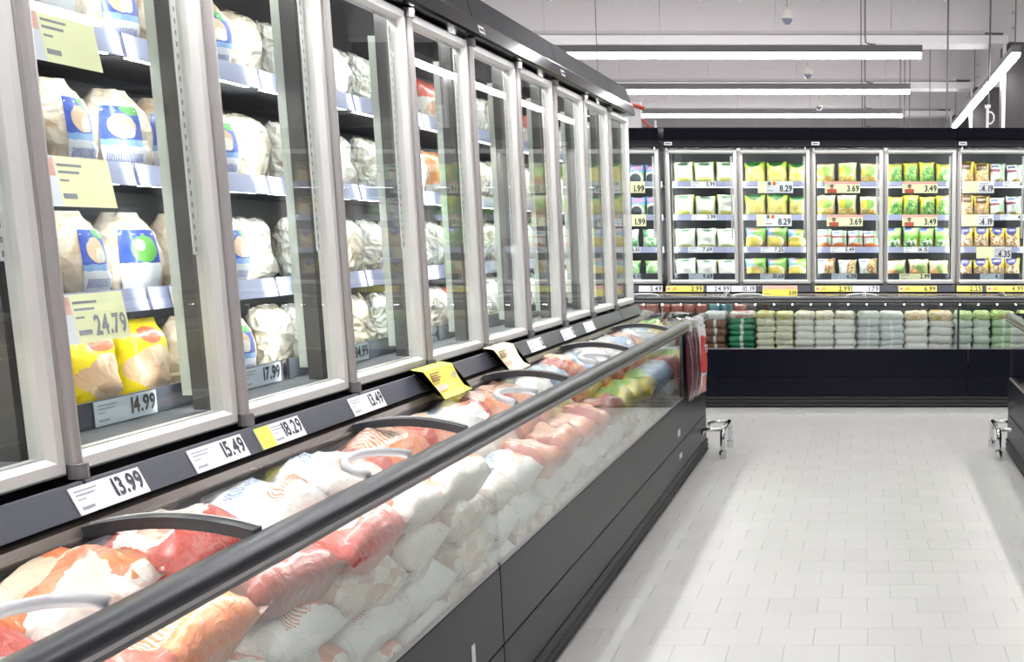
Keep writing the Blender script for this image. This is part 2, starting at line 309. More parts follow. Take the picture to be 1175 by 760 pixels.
def bevel(o, wd=.003, seg=2):
    md = o.modifiers.new('bevel', 'BEVEL'); md.width = wd; md.segments = seg; md.limit_method = 'ANGLE'; return o
def tag(o, label, cat, group=None):
    n = len(label.split())
    if not 4 <= n <= 16: print('LABEL LENGTH', n, label)
    if label in LABELS: print('DUPLICATE LABEL', label)
    LABELS[label] = 1
    o['label'] = label; o['category'] = cat
    if group: o['group'] = group
    return o
def structure(o, label=None, cat=None):
    o['kind'] = 'structure'
    if label: tag(o, label, cat)
    return o
def ordi(n): return ('first second third fourth fifth sixth seventh eighth ninth tenth eleventh twelfth thirteenth fourteenth fifteenth sixteenth seventeenth eighteenth nineteenth twentieth'.split() + ['%dth' % i for i in range(21, 60)])[n]

class Row:
    def __init__(s, name, ox, oy, rz): s.name = name; s.o = Vector((ox, oy, 0)); s.rz = rz; s.m = Matrix.Rotation(rz, 3, 'Z')
    def p(s, u, d, z): return s.o + s.m @ Vector((u, d, z))
    def put(s, o, u, d, z, tilt=0, turn=0, roll=0):
        o.location = s.p(u, d, z); o.rotation_euler = (tilt, roll, s.rz + turn); return o
LX, BY, RX = -1.52, 10.953, 1.42
ROWL = Row('left', LX, 0, R(90)); ROWB = Row('back', 0, BY, 0); ROWR = Row('right', RX, 0, R(-90))
P = 0.6387
GZ0, GZ1 = 1.0906, 2.172     # glass bottom / top

# glyphs for prices
GLY = {}
def glyph_setup():
    for ch in '0123456789.TI':
        cu = bpy.data.curves.new('g', 'FONT'); cu.body = ch; cu.size = 1.0; cu.offset = 0.03; cu.resolution_u = 3
        ob = bpy.data.objects.new('g', cu); link(ob)
        bpy.context.view_layer.update()
        dg = bpy.context.evaluated_depsgraph_get()
        me = bpy.data.meshes.new_from_object(ob.evaluated_get(dg))
        vs = [tuple(v.co) for v in me.vertices]; fs = [tuple(p.vertices) for p in me.polygons]
        GLY[ch] = (vs, fs, max(v[0] for v in vs) + .05)
        bpy.data.objects.remove(ob); bpy.data.curves.remove(cu); bpy.data.meshes.remove(me)
glyph_setup()
def text_mb(s, h, narrow=.8, adv=None):
    """text in the local XZ plane facing -Y, right-aligned at x=0, baseline z=0"""
    mb = MB(); x = 0.0; sc = h / .70
    for ch in s:
        vs, fs, wd = GLY[ch]; b = len(mb.v)
        mb.v += [(x + v[0] * sc * narrow, 0, v[1] * sc) for v in vs]
        mb.f += [tuple(b + i for i in f) for f in fs]
        x += wd * sc * narrow
    mb.v = [(v[0] - x, v[1], v[2]) for v in mb.v]
    return mb

# ------------------------------------------------------------------ floor
o = structure(add('floor', mesh('floor', [(-14, -4, -.010), (14, -4, -.010), (14, 34, -.010), (-14, 34, -.010)], [(0, 1, 2, 3)], 'farfloor')), 'pale tiled floor of the aisle between the freezers', 'floor')
floor = o
MB().box(-1.6, 1.6, 1.0, 10.9, -.0098, -.0030).build('grout_bed', 'grout', floor)
TX, TY = 0.2020, 0.1978
tm = MB(); g = .0007; c = .0012
x0, x1, y0, y1 = -TX / 2 + g, TX / 2 - g, -TY / 2 + g, TY / 2 - g
tv = [(x0, y0, -.0045), (x1, y0, -.0045), (x1, y1, -.0045), (x0, y1, -.0045), (x0, y0, -.0012), (x1, y0, -.0012), (x1, y1, -.0012), (x0, y1, -.0012), (x0 + c, y0 + c, 0), (x1 - c, y0 + c, 0), (x1 - c, y1 - c, 0), (x0 + c, y1 - c, 0)]
tf = [(0, 1, 5, 4), (1, 2, 6, 5), (2, 3, 7, 6), (3, 0, 4, 7), (4, 5, 9, 8), (5, 6, 10, 9), (6, 7, 11, 10), (7, 4, 8, 11), (8, 9, 10, 11)]
tile_me = mesh('tile', tv, tf, 'tile')
cells = []
for r in range(-9, 34):
    yc = 4.309 - TY / 2 + r * TY
    off = (-.091 if r % 2 == 0 else -.189 + TX * 0) 
    for k in range(-9, 11):
        xc = off + TX / 2 + k * TX
        if -1.62 < xc < 1.62 and yc < 10.9: cells.append((xc, yc))
vis = sorted([q for q in cells if q[1] > 4.0 and -1.12 < q[0] < .15 + .135 * q[1]], key=lambda q: q[1])[:300]
vset = set(vis); st = MB()
for (xc, yc) in cells:
    if (xc, yc) in vset: add('tile', tile_me, floor, (xc, yc, 0))
    else:
        b = len(st.v); st.v += [(v[0] + xc, v[1] + yc, v[2]) for v in tv]; st.f += [tuple(b + i for i in f) for f in tf]
so = st.build('tiles', 'tile', floor); so['kind'] = 'stuff'

# ------------------------------------------------------------------ ceiling, beams, columns, far wall
structure(MB().box(-14, 14, -4, 34, 4.6, 4.75).build('ceiling', 'ceil'), 'pale grey ceiling high above the lamps', 'ceiling')
structure(MB().box(-14, 14, 33.8, 34, 0, 4.6).build('wall_back', 'ceil'), 'pale far wall behind the back freezer row', 'wall')
structure(MB().box(-14, -13.8, -4, 34, 0, 4.6).build('wall_left', 'ceil'), 'pale side wall beyond the left freezer row', 'wall')
structure(MB().box(13.8, 14, -4, 34, 0, 4.6).build('wall_right', 'ceil'), 'pale side wall beyond the right freezer row', 'wall')
for i in range(-3, 5):
    y = 13.75 + 4.14 * i
    bm = MB(); 
    for k in range(12):     # cladding panels of the beam face
        bm.box(-13.4 + k * 1.245, -13.4 + k * 1.245 + 1.241, y, y + .34, 3.62 + .0, 4.598)
    o = structure(bm.build('ceiling_beam', 'ceil'))
    nm = {0: 'nearest', 1: 'second', 2: 'third', 3: 'farthest'}.get(i)
    tag(o, 'pale panelled roof beam above the pendant lamps, %s' % (nm + ' of the row behind back freezers' if nm else 'number %d overhead in front of back freezers' % (4 + i)), 'beam')
    bl = MB().box(-13.4, 1.55, y - .05, y + .39, 3.5, 3.585).build('lower_flange', 'ceilwhite', o)
    MB().prism([(y - .035, 3.60), (y + .02, 3.585), (y + .02, 3.66)], -13.4, 1.3).build('shadow_lip', 'ceil', o)  # lip added to draw a dark band of shade along the beam face
for i in range(0, 4):
    y = 13.75 + 4.14 * i
    nm = ('nearest', 'second', 'third', 'farthest')[i]
    o = structure(MB().box(1.52, 2.5, y, y + .45, 0, 3.52).build('column', 'greycol'))
    tag(o, 'dark grey column carrying roof beams, %s one at upper right' % nm, 'column')
    MB().box(1.50, 2.52, y - .012, y + .46, 3.522, 4.597).build('head_plate', 'ceil', o)
    MB().box(1.50, 1.535, y - .02, y + .02, 0, 3.52).build('corner_strip', 'ceilwhite', o)
    for bx in (1.6, 1.78):
        for bz in (3.66, 3.82): MB().tube([(bx, y - .012, bz), (bx, y - .03, bz)], .018, 8).build('bolt', 'alu_dark', o)

# ------------------------------------------------------------------ lamps
def lamp(length, label, loc, rz, group, cables, cord=None):
    root = bpy.data.objects.new('pendant_lamp', None); link(root); root.location = loc; root.rotation_euler = (0, 0, rz)
    tag(root, label, 'lamp', group)
    h = length / 2
    bevel(MB().box(-h, h, -.045, .045, .0, .07).build('housing', 'housing', root), .006)
    MB().prism([(-.042, 0), (-.038, -.035), (-.02, -.05), (.02, -.05), (.038, -.035), (.042, 0)], -h + .01, h - .01).build('diffuser', 'lamp', root)
    for c_ in cables:
        MB().tube([(c_, 0, .07), (c_, 0, 4.598 - loc[2])], .006, 6).build('suspension_cable', 'cable', root)
    if cord is not None:
        MB().tube([(cord + .14, 0, .078), (cord + .07, .0, .085), (cord + .045, 0, .10), (cord + .04, 0, .16), (cord + .04, 0, 4.598 - loc[2])], .008, 6).build('power_cord', 'cable', root)
for i, y in enumerate((12.26, 15.33, 18.42, 21.5)):
    nm = ('lowest-hung looking, nearest', 'second', 'third', 'farthest, hidden mostly')[i]
    nm = ('nearest of the crosswise lamps behind back freezers', 'second of the crosswise lamps behind back freezers', 'third of the crosswise lamps behind back freezers', 'farthest of the crosswise lamps behind back freezers')[i]
    lamp(5.9, 'long white linear pendant lamp, ' + nm, (.56 - 2.95, y, 3.2), 0, 'crosswise linear pendant lamps', (-2.6, 2.36), 2.36)
for i, y in enumerate((9.2, 6.14, 3.08, 0.02)):
    lamp(9.0, 'long white linear pendant lamp overhead, %s crosswise lamp before the back freezers' % ordi(i), (-.9, y, 3.2), 0, 'crosswise linear pendant lamps', (-3.6, 3.36), 3.36)
lamp(8.1, 'long white linear pendant lamp running lengthwise at upper right', (1.46, 16.27, 3.2), R(90), None, (-3.95, 0.5, 3.9))
lamp(12.0, 'long white linear pendant lamp running lengthwise over the right freezer row', (3.2, 4.4, 3.2), R(90), None, (-4, 4))

for i, (px, py) in enumerate(((903, 18), (927, 83), (940, 121))):
    p = un(px, py, 2, 3.3)
    root = bpy.data.objects.new('hanging_sensor', None); link(root); root.location = p
    tag(root, 'cream egg-shaped ceiling sensor on a thin wire, %s' % ('nearest and highest', 'middle one of three', 'farthest and smallest')[i], 'sensor', 'egg-shaped hanging sensors')
    vs = []; fs = []; n = 14; ms = []
    for part, lo, hi, mm in (('shell', -.35, math.pi / 2, 'sensor'), ('lens', -math.pi / 2, -.35, 'sensor_lens')):
        vs = []; fs = []; k = 8
        for a in range(k + 1):
            t = lo + (hi - lo) * a / k
            vs += [(math.cos(t) * .052 * math.cos(j * 2 * math.pi / n), math.cos(t) * .052 * math.sin(j * 2 * math.pi / n), math.sin(t) * .075) for j in range(n)]
        for a in range(k):
            for j in range(n): fs.append((a * n + j, a * n + (j + 1) % n, (a + 1) * n + (j + 1) % n, (a + 1) * n + j))
        add(part, mesh(part, vs, fs, mm, True), root)
    MB().tube([(0, 0, .073), (0, 0, 4.598 - p.z)], .003, 5).build('wire', 'cable', root)
# hanging supply cables beyond the back freezers
for i, (px, yy, lab) in enumerate(((1033, 16.6, 'leftmost'), (1038, 16.6, 'second from left'), (1044, 16.6, 'third from left'), (1067, 16.9, 'fourth from left'), (1087, 13.2, 'dark thick one near the column'), (1135, 12.8, 'rightmost, above the white hook'))):
    x = un(px, 100, 1, yy).x; top = 4.598
    o = MB().tube([(x, yy, 2.2 if i != 5 else 2.775), (x, yy, top)], .010 if i >= 4 else .007, 6).build('hanging_cable', 'cable')
    tag(o, 'thin vertical hanging cable beyond the back freezers, ' + lab, 'cable', 'hanging cables beyond the back freezers')
x = un(1133, 138, 1, 12.8).x
o = MB().tube([(x, 12.8, 2.3), (x, 12.8, 2.74)], .015, 10).build('white_hook', 'ceilwhite')
tag(o, 'white pipe hook standing behind the back freezer header', 'hook')
MB().tube([(x, 12.8, 2.70), (x + .04, 12.8, 2.70), (x + .065, 12.8, 2.67), (x + .065, 12.8, 2.62), (x + .04, 12.8, 2.59), (x, 12.8, 2.585)], .008, 8).build('hook_ring', 'ceilwhite', o)
MB().tube([(x, 12.8, 2.74), (x, 12.8, 2.77)], .03, 10).build('cap', 'ceilwhite', o)
# banner beyond the left corner
bx, by = un(724, 130, 1, 12.0).x, 12.0
root = bpy.data.objects.new('hanging_banner', None); link(root); root.location = (bx, by, 2.3); tag(root, 'white and red banner hanging behind the left corner', 'banner')
MB().prism([(-.01, .0), (.01, .0), (.01, .42), (-.01, .42)], -.28, .10).build('sheet', 'ceilwhite', root)
MB().tube([(-.30, -.02, .47), (.13, -.02, .36)], .018, 8).build('red_bar', 'inkred', root)
MB().tube([(-.30, -.02, .47), (-.30, 0, 2.29)], .004, 5).build('wire', 'cable', root)
root = MB().tube([(bx + .28, by, 2.38), (bx + .1, by, 2.56)], .012, 6).build('red_rod', 'inkred'); tag(root, 'thin red rod poking up beside the hanging banner', 'rod')
MB().tube([(bx + .23, by, 2.435), (bx + .23, by, 2.55)], .012, 6).build('white_tip', 'ceilwhite', root)

# ------------------------------------------------------------------ tall glass-door cabinets
def ring_frame(w_, z0, z1, gw, lo, hi):
    """door frame: outer rect -> front -> chamfer to the glass; local x 0..w_, y depth"""
    a = [(0, z0), (w_, z0), (w_, z1), (0, z1)]
    def ins(t): return [(t, z0 + t), (w_ - t, z0 + t), (w_ - t, z1 - t), (t, z1 - t)]
    loops = [[(x, .022, z) for x, z in a], [(x, -.018, z) for x, z in a], [(x, -.024, z) for x, z in ins(.006)], [(x, -.024, z) for x, z in ins(gw - .010)], [(x, -.008, z) for x, z in ins(gw)], [(x, .022, z) for x, z in ins(gw)]]
    vs = [v for l in loops for v in l]; fs = []
    for i in range(6):
        j = (i + 1) % 6
        for k in range(4): fs.append((i * 4 + k, i * 4 + (k + 1) % 4, j * 4 + (k + 1) % 4, j * 4 + k))
    return vs, fs
DW = P - .006; FR = .037
_vs, _fs = ring_frame(DW, GZ0 - .041, GZ1 + .043, FR + .0, 0, 0)
DOOR_ME = mesh('door', _vs, _fs, 'alu')
GLASS_ME = MB().box(FR - .004, DW - FR + .004, -.006, .006, GZ0 - .004, GZ1 + .004).me('glass_pane', 'doorglass')
_h = MB(); prof = [(.012 + .013 * math.cos(t), -.024 - .016 * math.sin(t)) for t in [math.pi * k / 8 for k in range(9)]]
_h.v = [(x, y, z) for z in (GZ0 - .035, GZ1 + .035) for x, y in prof]
_h.f = [tuple(range(8, -1, -1)), tuple(range(9, 18))] + [(i, i + 1, i + 10, i + 9) for i in range(8)] + [(8, 0, 9, 17)]
HANDLE_ME = _h.me('handle_bar', 'alu_dark', False)
KNOB_ME = MB().tube([(.012, -.030, -.014), (.012, -.030, -.010), (.012, -.030, .010), (.012, -.030, .014)], .019, 12).me('hinge_knob', 'knob', False)
PERF_ME = MB().box(-.009, .009, -.002, .002, 1.45 - 1.8, 2.155 - 1.8).me('perforated_strip', 'perf')
HINGE_ME = MB().box(-.02, .02, -.022, .01, -.016, .0).me('bottom_hinge', 'black')
STK_ME = MB().box(-.034, .034, -.0015, .0, -.014, .014).me('header_sticker', 'paper')
STK_I = MB().box(-.026, .026, -.0025, -.0015, -.006, .004).me('sticker_print', 'ink')

def cabinet(row, u0, n, label, end_left=False, end_right=False, lit=True, stick=True, rail=True, gap=0.0):
    root = bpy.data.objects.new('freezer_cabinet', None); link(root); row.put(root, u0, 0, 0); tag(root, label, 'freezer', 'tall glass-door freezer cabinets')
    W = n * P
    MB().box(0.001, W - .001, .03, .62, 0, 1.04).build('lower_body', 'black', root)
    bevel(MB().prism([(-.074, .982), (-.048, 1.040), (-.040, 1.040), (-.040, .982)], .004, W - .004).build('price_rail', 'pricerail', root), .002)
    MB().box(0.001, W - .001, .0305, .60, 1.041, 1.079).build('deck', 'liner', root)
    MB().box(.02, W - .02, .158, .166, 1.08, 1.137).build('deck_strip', 'strip_dark', root)
    MB().box(0.001, W - .001, .60, .62, 1.041, 2.224).build('back_panel', 'liner', root)
    if end_left: MB().box(0.0, .012, .026, .599, 1.08, 2.224).build('side_panel', 'black', root)
    if end_right: MB().box(W - .012, W, .026, .599, 1.08, 2.224).build('side_panel', 'black', root)
    # header
    MB().prism([(.62, 2.226), (-.062, 2.226), (-.070, 2.234), (-.056, 2.290), (-.050, 2.297), (.62, 2.297)], 0.0015, W - .0015).build('header_lower', 'header', root)
    bevel(MB().prism([(.62, 2.298), (-.046, 2.298), (-.020, 2.395), (.62, 2.395)], 0.0015, W - .0015).build('header_upper', 'header_up', root), .003)
    if stick:
        s_ = add('header_sticker', STK_ME, root, (.045, -.0645, 2.258), (R(-14), 0, 0)); add('sticker_print', STK_I, s_)
    for k in range(n):
        for zt in (1.915, 1.628, 1.342):
            sh = MB().box(k * P + .006, (k + 1) * P - .006, .172, .58, zt - .018, zt).build('shelf', 'shelfmetal', root)
            zz = {1.915: (1.895, 1.947), 1.628: (1.607, 1.657), 1.342: (1.321, 1.373)}[zt]
            MB().prism([(.160, zz[0]), (.169, zz[1]), (.172, zz[1]), (.172, zz[0])], k * P + .008, (k + 1) * P - .008).build('price_strip', 'strip', sh)
        d = add('door', DOOR_ME, root, (k * P + .003, 0, 0))
        add('glass_pane', GLASS_ME, d)
        add('handle_bar', HANDLE_ME, d)
        add('hinge_knob', KNOB_ME, d, (0, 0, GZ0 - .035)); add('hinge_knob', KNOB_ME, d, (0, 0, GZ1 + .035))
        add('bottom_hinge', HINGE_ME, d, (.03, 0, GZ0 - .042))
        add('perforated_strip', PERF_ME, d, (DW - FR - .018, .012, 1.8))
    if lit:
        for k in range(n + 1):
            uu = min(max(k * P, .028), W - .028)
            MB().box(uu - .022, uu + .022, .030, .036, 1.085, 2.20).box(uu - .022, uu - .018, .036, .072, 1.085, 2.20).box(uu + .018, uu + .022, .036, .072, 1.085, 2.20).build('mullion', 'mullion', root)
            MB().box(uu - .023, uu - .019, .0725, .095, 1.12, 2.13).box(uu + .019, uu + .023, .0725, .095, 1.12, 2.13).build('diffuser_wing', 'wing', root)
            MB().box(uu - .014, uu + .014, .0365, .044, 1.12, 2.14).build('led_tube', 'led', root)
        MB().box(.05, W - .05, .03, .036, 2.196, 2.225).build('led_cover', 'black', root)
        MB().box(.05, W - .05, .05, .066, 2.212, 2.222).build('led_tube', 'led', root)  # added tube, hidden behind the header, brightens the top shelf
        for k in range(n):
            for zt in (1.915, 1.628, 1.342): MB().box(k * P + .04, (k + 1) * P - .04, .176, .188, zt - .0205, zt - .0185).build('added_shelf_led', 'led', root)  # added light bars, hidden by the price strips, brighten the packs below
    # LED strip under the header that lights the open chest
    li = bpy.data.lights.new('canopy_led', 'AREA'); li.shape = 'RECTANGLE'; li.size = W - .05; li.size_y = .015; li.energy = CANOPY_W * W; li.spread = R(56); li.color = (1, .99, .97)
    lo = bpy.data.objects.new('canopy_led', li); link(lo); lo.parent = root; lo.location = (W / 2, -.046, 2.2245)
    return root
U0 = 2.2567
LC = [cabinet(ROWL, U0 - 2 * P, 2, 'black freezer cabinet at the near left edge, partly out of frame', end_left=True),
      cabinet(ROWL, U0, 2, 'black left-row cabinet whose doors show poultry with blue labels', ),
      cabinet(ROWL, U0 + 2 * P, 2, 'black left-row cabinet above the 13.49 tag and yellow card'),
      cabinet(ROWL, U0 + 4 * P, 2, 'black left-row cabinet with orange bags, fourth pair of doors'),
      cabinet(ROWL, U0 + 6 * P, 2, 'black left-row cabinet with fifth pair of doors, near the far end'),
      cabinet(ROWL, U0 + 8 * P, 1, 'single-door black cabinet closing the far end of left row', end_right=True, stick=False)]
BX0 = -1.7039 - .040
BC = [cabinet(ROWB, BX0 - 2 * P - .045, 2, 'black back-wall cabinet in the corner, partly hidden by left row', end_left=True),
      cabinet(ROWB, BX0, 2, 'black back-wall cabinet with white vegetable bags and 8.29 cards'),
      cabinet(ROWB, BX0 + 2 * P, 2, 'black back-wall cabinet with 3.69 and 3.49 yellow cards'),
      cabinet(ROWB, BX0 + 4 * P, 2, 'black back-wall cabinet at the right edge with 4.19 cards', end_right=True)]
RC = [cabinet(ROWR, -7.96, 6, 'black tall cabinet behind the right-hand chest, far half', lit=False, stick=False, end_left=True),
      cabinet(ROWR, -7.96 + 6 * P, 6, 'black tall cabinet behind the right-hand chest, near half', lit=False, stick=False, end_right=True)]

# ------------------------------------------------------------------ low chest freezers
def arc(u, r, z):
    return [(u - r, -.392, z), (u - r * .93, -.36, z + .008), (u - r * .72, -.325, z + .014), (u - r * .36, -.302, z + .018), (u, -.296, z + .018), (u + r * .36, -.302, z + .018), (u + r * .72, -.325, z + .014), (u + r * .93, -.36, z + .008), (u + r, -.392, z)]
def chest(row, u0, u1, panes, bars, handles, label, end_left=False, end_right=False, seams=(), riser=False):
    root = bpy.data.objects.new('chest_freezer', None); link(root); row.put(root, 0, 0, 0); tag(root, label, 'freezer', 'low chest freezers')
    a, b = u0, u1
    MB().box(a, b, -.405, .0, 0.0, .085).build('plinth', 'black', root)
    bp_ = MB()
    bp_.prism([(-.437, .018), (-.425, .006), (-.406, .006), (-.406, .095), (-.425, .095), (-.437, .083), (-.430, .066), (-.437, .050), (-.430, .034)], a, b)
    bp_.build('bumper', 'black', root)
    cuts = [a] + list(seams) + [b]
    for i in range(len(cuts) - 1):
        l, r_ = cuts[i] + .002, cuts[i + 1] - .002
        bevel(MB().box(l, r_, -.424, -.404, .098, .262).build('kick_panel', 'panel', root), .002)
        bevel(MB().box(l, r_, -.424, -.404, .267, .507).build('front_panel', 'panel', root), .002)
    MB().box(a, b, -.403, -.030, .380, .41).build('inner_floor', 'chestfloor', root)
    MB().box(a, b, -.050, -.030, .411, .945).build('inner_back_wall', 'liner', root)
    MB().box(a, b, -.403, -.398, .411, .500).build('inner_front_wall', 'chestliner', root)
    if end_left: 
        MB().box(a - .03, a, -.424, -.03, .0, .955).build('end_panel', 'black', root)
    if end_right:
        MB().box(b, b + .03, -.400, -.03, .0, .520).build('end_panel', 'panel', root)
        MB().box(b + .005, b + .025, -.405, -.04, .521, .925).build('end_glass', 'chestglass', root)
        MB().box(b, b + .03, -.395, -.01, .926, .956).build('end_rim', 'black', root)
    if riser: MB().box(a + .01, b - .01, -.225, -.0505, .411, .690).build('inner_riser', 'liner', root)
    if riser: MB().box(a + .01, b - .01, -.400, -.386, .8905, .8955).build('added_rail_led', 'led_rail_added', root)  # light strip added under the rail to brighten the bags inside
    # rail (rounded top, groove)
    pr_ = []
    for k in range(24):
        t = 2 * math.pi * k / 24; cs, sn = math.cos(t), math.sin(t)
        pr_.append((-.423 + .033 * math.copysign(abs(cs) ** .75, cs), .929 + .031 * math.copysign(abs(sn) ** .75, sn)))
    rm = MB(); rm.v = [(x_, y_, z_) for x_ in (a, b) for y_, z_ in pr_]
    rm.f = [(k, (k + 1) % 24, 24 + (k + 1) % 24, 24 + k) for k in range(24)]
    nv = len(rm.v); rm.v += rm.v[:]; rm.f += [tuple(nv + 23 - k for k in range(24)), tuple(nv + 24 + k for k in range(24))]
    ro = rm.build('hand_rail', 'rail', root, smooth=True)
    MB().prism([(-.4585, .919), (-.4585, .926), (-.452, .926), (-.452, .919)], a, b).build('rail_trim', 'alu_dark', root)
    for (l, r_) in panes:
        MB().box(l, r_, -.419, -.411, .508, .898).build('front_glass', 'chestglass', root)
        MB().box(l, r_, -.421, -.409, .5075, .516).build('glass_channel', 'alu_dark', root)
        if r_ < b - .02: MB().box(r_ + .001, r_ + .019, -.424, -.406, .508, .8965).build('glass_post', 'rail', root)
    # ledge at the back of the lid
    MB().prism([(-.030, .985), (-.075, .968), (-.085, .950), (-.030, .945)], a, b).build('back_ledge', 'ledge', root)
    seg = [a] + list(bars) + [b]
    for i in range(len(seg) - 1):
        l, r_ = seg[i] + .004, seg[i + 1] - .004
        if r_ - l < .1: continue
        lid = MB(); n = 8; top = []; bot = []
        for k in range(n + 1):
            t = k / n; y = -.086 + (-.388 + .086) * t; z = .955 - .005 * t + .016 * 4 * t * (1 - t)
            top.append((y, z)); bot.append((y, z - .005))
        lid.prism(top + bot[::-1], l, r_); lid.build('lid_glass', 'lidglass', root)
    for ub in bars:
        mb = MB(); n = 10; top = []; bot = []
        for k in range(n + 1):
            t = k / n; y = -.080 + (-.395 + .080) * t; z = .966 - .006 * t + .022 * 4 * t * (1 - t)
            top.append((y, z)); bot.append((y, z - .022))
        mb.prism(top + bot[::-1], ub - .017, ub + .017); mb.build('lid_bar', 'rail', root)
        mb = MB(); mb.prism([(y, z + .003) for y, z in top] + [(y, z + .0005) for y, z in top[::-1]], ub + .010, ub + .015); mb.build('bar_trim', 'alu', root)
    for uh in handles:
        MB().tube(arc(uh, .135, .955), .011, 10).build('lid_handle', 'greyplastic', root, smooth=True)
    return root
BARS = [2.203 + 1.2075 * k for k in range(-1, 5)]
HND = [1.62, 2.86, 4.06, 5.27, 6.48]
C1 = chest(ROWL, 0.3, 3.555, [(0.3, 3.553)], [0.995, 2.203, 3.41], [1.62, 2.86], 'left chest freezer nearest the camera, filled with orange and white bags', end_left=True, seams=(2.6,), riser=True)
C2 = chest(ROWL, 3.5575, 8.38, [(3.578, 7.365)], [4.618, 5.825, 7.033], [4.06, 5.27, 6.48], 'left chest freezer beyond the black glass post, ending at chrome guard', end_right=True, riser=True)
# solid end section of the far left chest
MB().box(7.386, 8.375, -.420, -.404, .508, .8965).build('end_section', 'black', C2)
C3 = chest(ROWB, -3.6, 3.3, [(-3.6, -1.76), (-1.738, .80), (.822, 3.3)], [-2.4, -1.2, 0, 1.2, 2.4], [-1.9, -1.0, -.02, 1.9], 'long black chest freezer under the back-wall cabinets', end_left=True, seams=(.9,))
dots = MB()
for k in range(42): dots.box(-3.5 + k * .16, -3.493 + k * .16, -.395, -.390, .8875, .8925)
dots.build('rail_led_dots', 'led_dot', C3)
MB().box(-3.59, 3.29, -.398, -.385, .893, .8965).build('led_carrier', 'alu_dark', C3)
C4 = chest(ROWR, -8.38, -2.0, [(-8.36, -5.2), (-5.18, -2.0)], [-7.0, -5.8, -4.6, -3.4], [-6.4, -5.2, -4.0], 'right-hand chest freezer whose end shows at the frame edge', end_left=False)
o = MB().box(-8.41, -8.38, -.405, -.03, 0, .955).build('end_panel', 'panel', C4)
# small stickers on the left chest front
for (px, py, wd, hg) in ((779, 497, .09, .04), (781, 523, .10, .03), (543, 752, .03, .06)):
    p = un(px, py, 0, -1.096)
    s_ = MB().box(-wd / 2, wd / 2, -.426, -.4245, p.z - hg / 2, p.z + hg / 2).build('sticker', 'paper', C2 if p.y > 3.56 else C1, (p.y, 0, 0))

# chrome guards at chest ends
def guard(x, sgn, label):
    root = bpy.data.objects.new('bumper_guard', None); link(root); root.location = (x, 8.08, 0); tag(root, label, 'guard', 'chrome guards at the chest ends')
    s = sgn; ln = .46
    MB().tube([(0, 0, .03), (0, 0, .15), (0, .012, .178), (0, .045, .19), (0, ln - .045, .19), (0, ln - .012, .178), (0, ln, .15), (0, ln, .03)], .017, 12).build('loop', 'chrome', root, smooth=True)
    for yy in (0, ln):
        MB().tube([(0, yy, 0), (0, yy, .05)], .024, 14).build('foot', 'chrome', root)
    MB().tube([(0, .05, .19), (-s * .10, .05, .192), (-s * .135, .05, .185), (-s * .145, .05, .16)], .015, 12).build('arm', 'chrome', root, smooth=True)
    MB().tube([(0, ln - .05, .19), (-s * .10, ln - .05, .192), (-s * .135, ln - .05, .185), (-s * .145, ln - .05, .16)], .015, 12).build('arm', 'chrome', root, smooth=True)
guard(-.950, 1, 'chrome tube guard at the end of left chest')
guard(.905, -1, 'chrome tube guard at the end of right-hand chest')

# ------------------------------------------------------------------ price labels and cards
def price(row, u0, u1, z0, z1, d, text, bg='paper', tilt=0.0, label=None, left=None, style='tag', dark='ink', frac=None):
    wd, hg = u1 - u0, z1 - z0
    nm = 'price_card' if style != 'tag' else 'price_tag'
    o = MB().box(0, wd, -.0012, .0012, 0, hg).build(nm, bg)
    row.put(o, u0, d, z0, tilt); tag(o, label, 'price tag' if style == 'tag' else 'price card', 'price tags and cards on the freezers')
    if text:
        h = hg * (frac or (.66 if style == 'tag' else .52))
        mb = text_mb(text, h, .92 if style == 'tag' else .8); mb.build('price_digits', dark, o, (wd * .98, -.0026, hg * ((.24 if (frac or 0) < .75 else .12) if style == 'tag' else .14)))
    pl = MB()
    lw = wd * .30; x0 = wd * (.05 if not left else left[1] + .03)
    for k, (q, t) in enumerate(((.80, .05), (.66, .05), (.50, .04), (.16, .10))):
        pl.box(x0, x0 + lw * (1, .85, .35, .55)[k], -.0020, -.0012, hg * q, hg * (q + t))
    pl.build('small_print', 'inkgrey', o)
    if left:
        MB().box(wd * left[2] if len(left) > 2 else 0, wd * left[1], -.0019, -.0012, 0, hg).build('coloured_field', left[0], o)
    if style == 'flag':
        for k, cc in enumerate(('flagblue', 'yellow', 'flagred')):
            MB().box(wd * (.30 + .065 * k), wd * (.365 + .065 * k), -.0022, -.0012, hg * .66, hg * .95).build('flag_stripe', cc, o)
    if style == 'chef':
        MB().box(0, wd, -.0022, -.0012, hg * .76, hg).build('pink_band', 'pink', o)
        head = MB().tube([(wd * .2, -.0026, hg * .52), (wd * .2, -.0012, hg * .52)], hg * .17, 14); head.build('portrait_head', 'skin_ink', o)
        MB().prism([(-.0024, .0), (-.0012, .0), (-.0012, hg * .34), (-.0024, hg * .34)], wd * .07, wd * .33).build('portrait_shirt', 'inkred', o)
        MB().prism([(-.0029, hg * .60), (-.0012, hg * .60), (-.0012, hg * .72), (-.0029, hg * .72)], wd * .155, wd * .245).build('portrait_hair', 'ink', o)
    if style == 'logo' or (left and left[0] == 'orange_ink'):
        pass
    return o
RT = math.atan2(.026, .058)
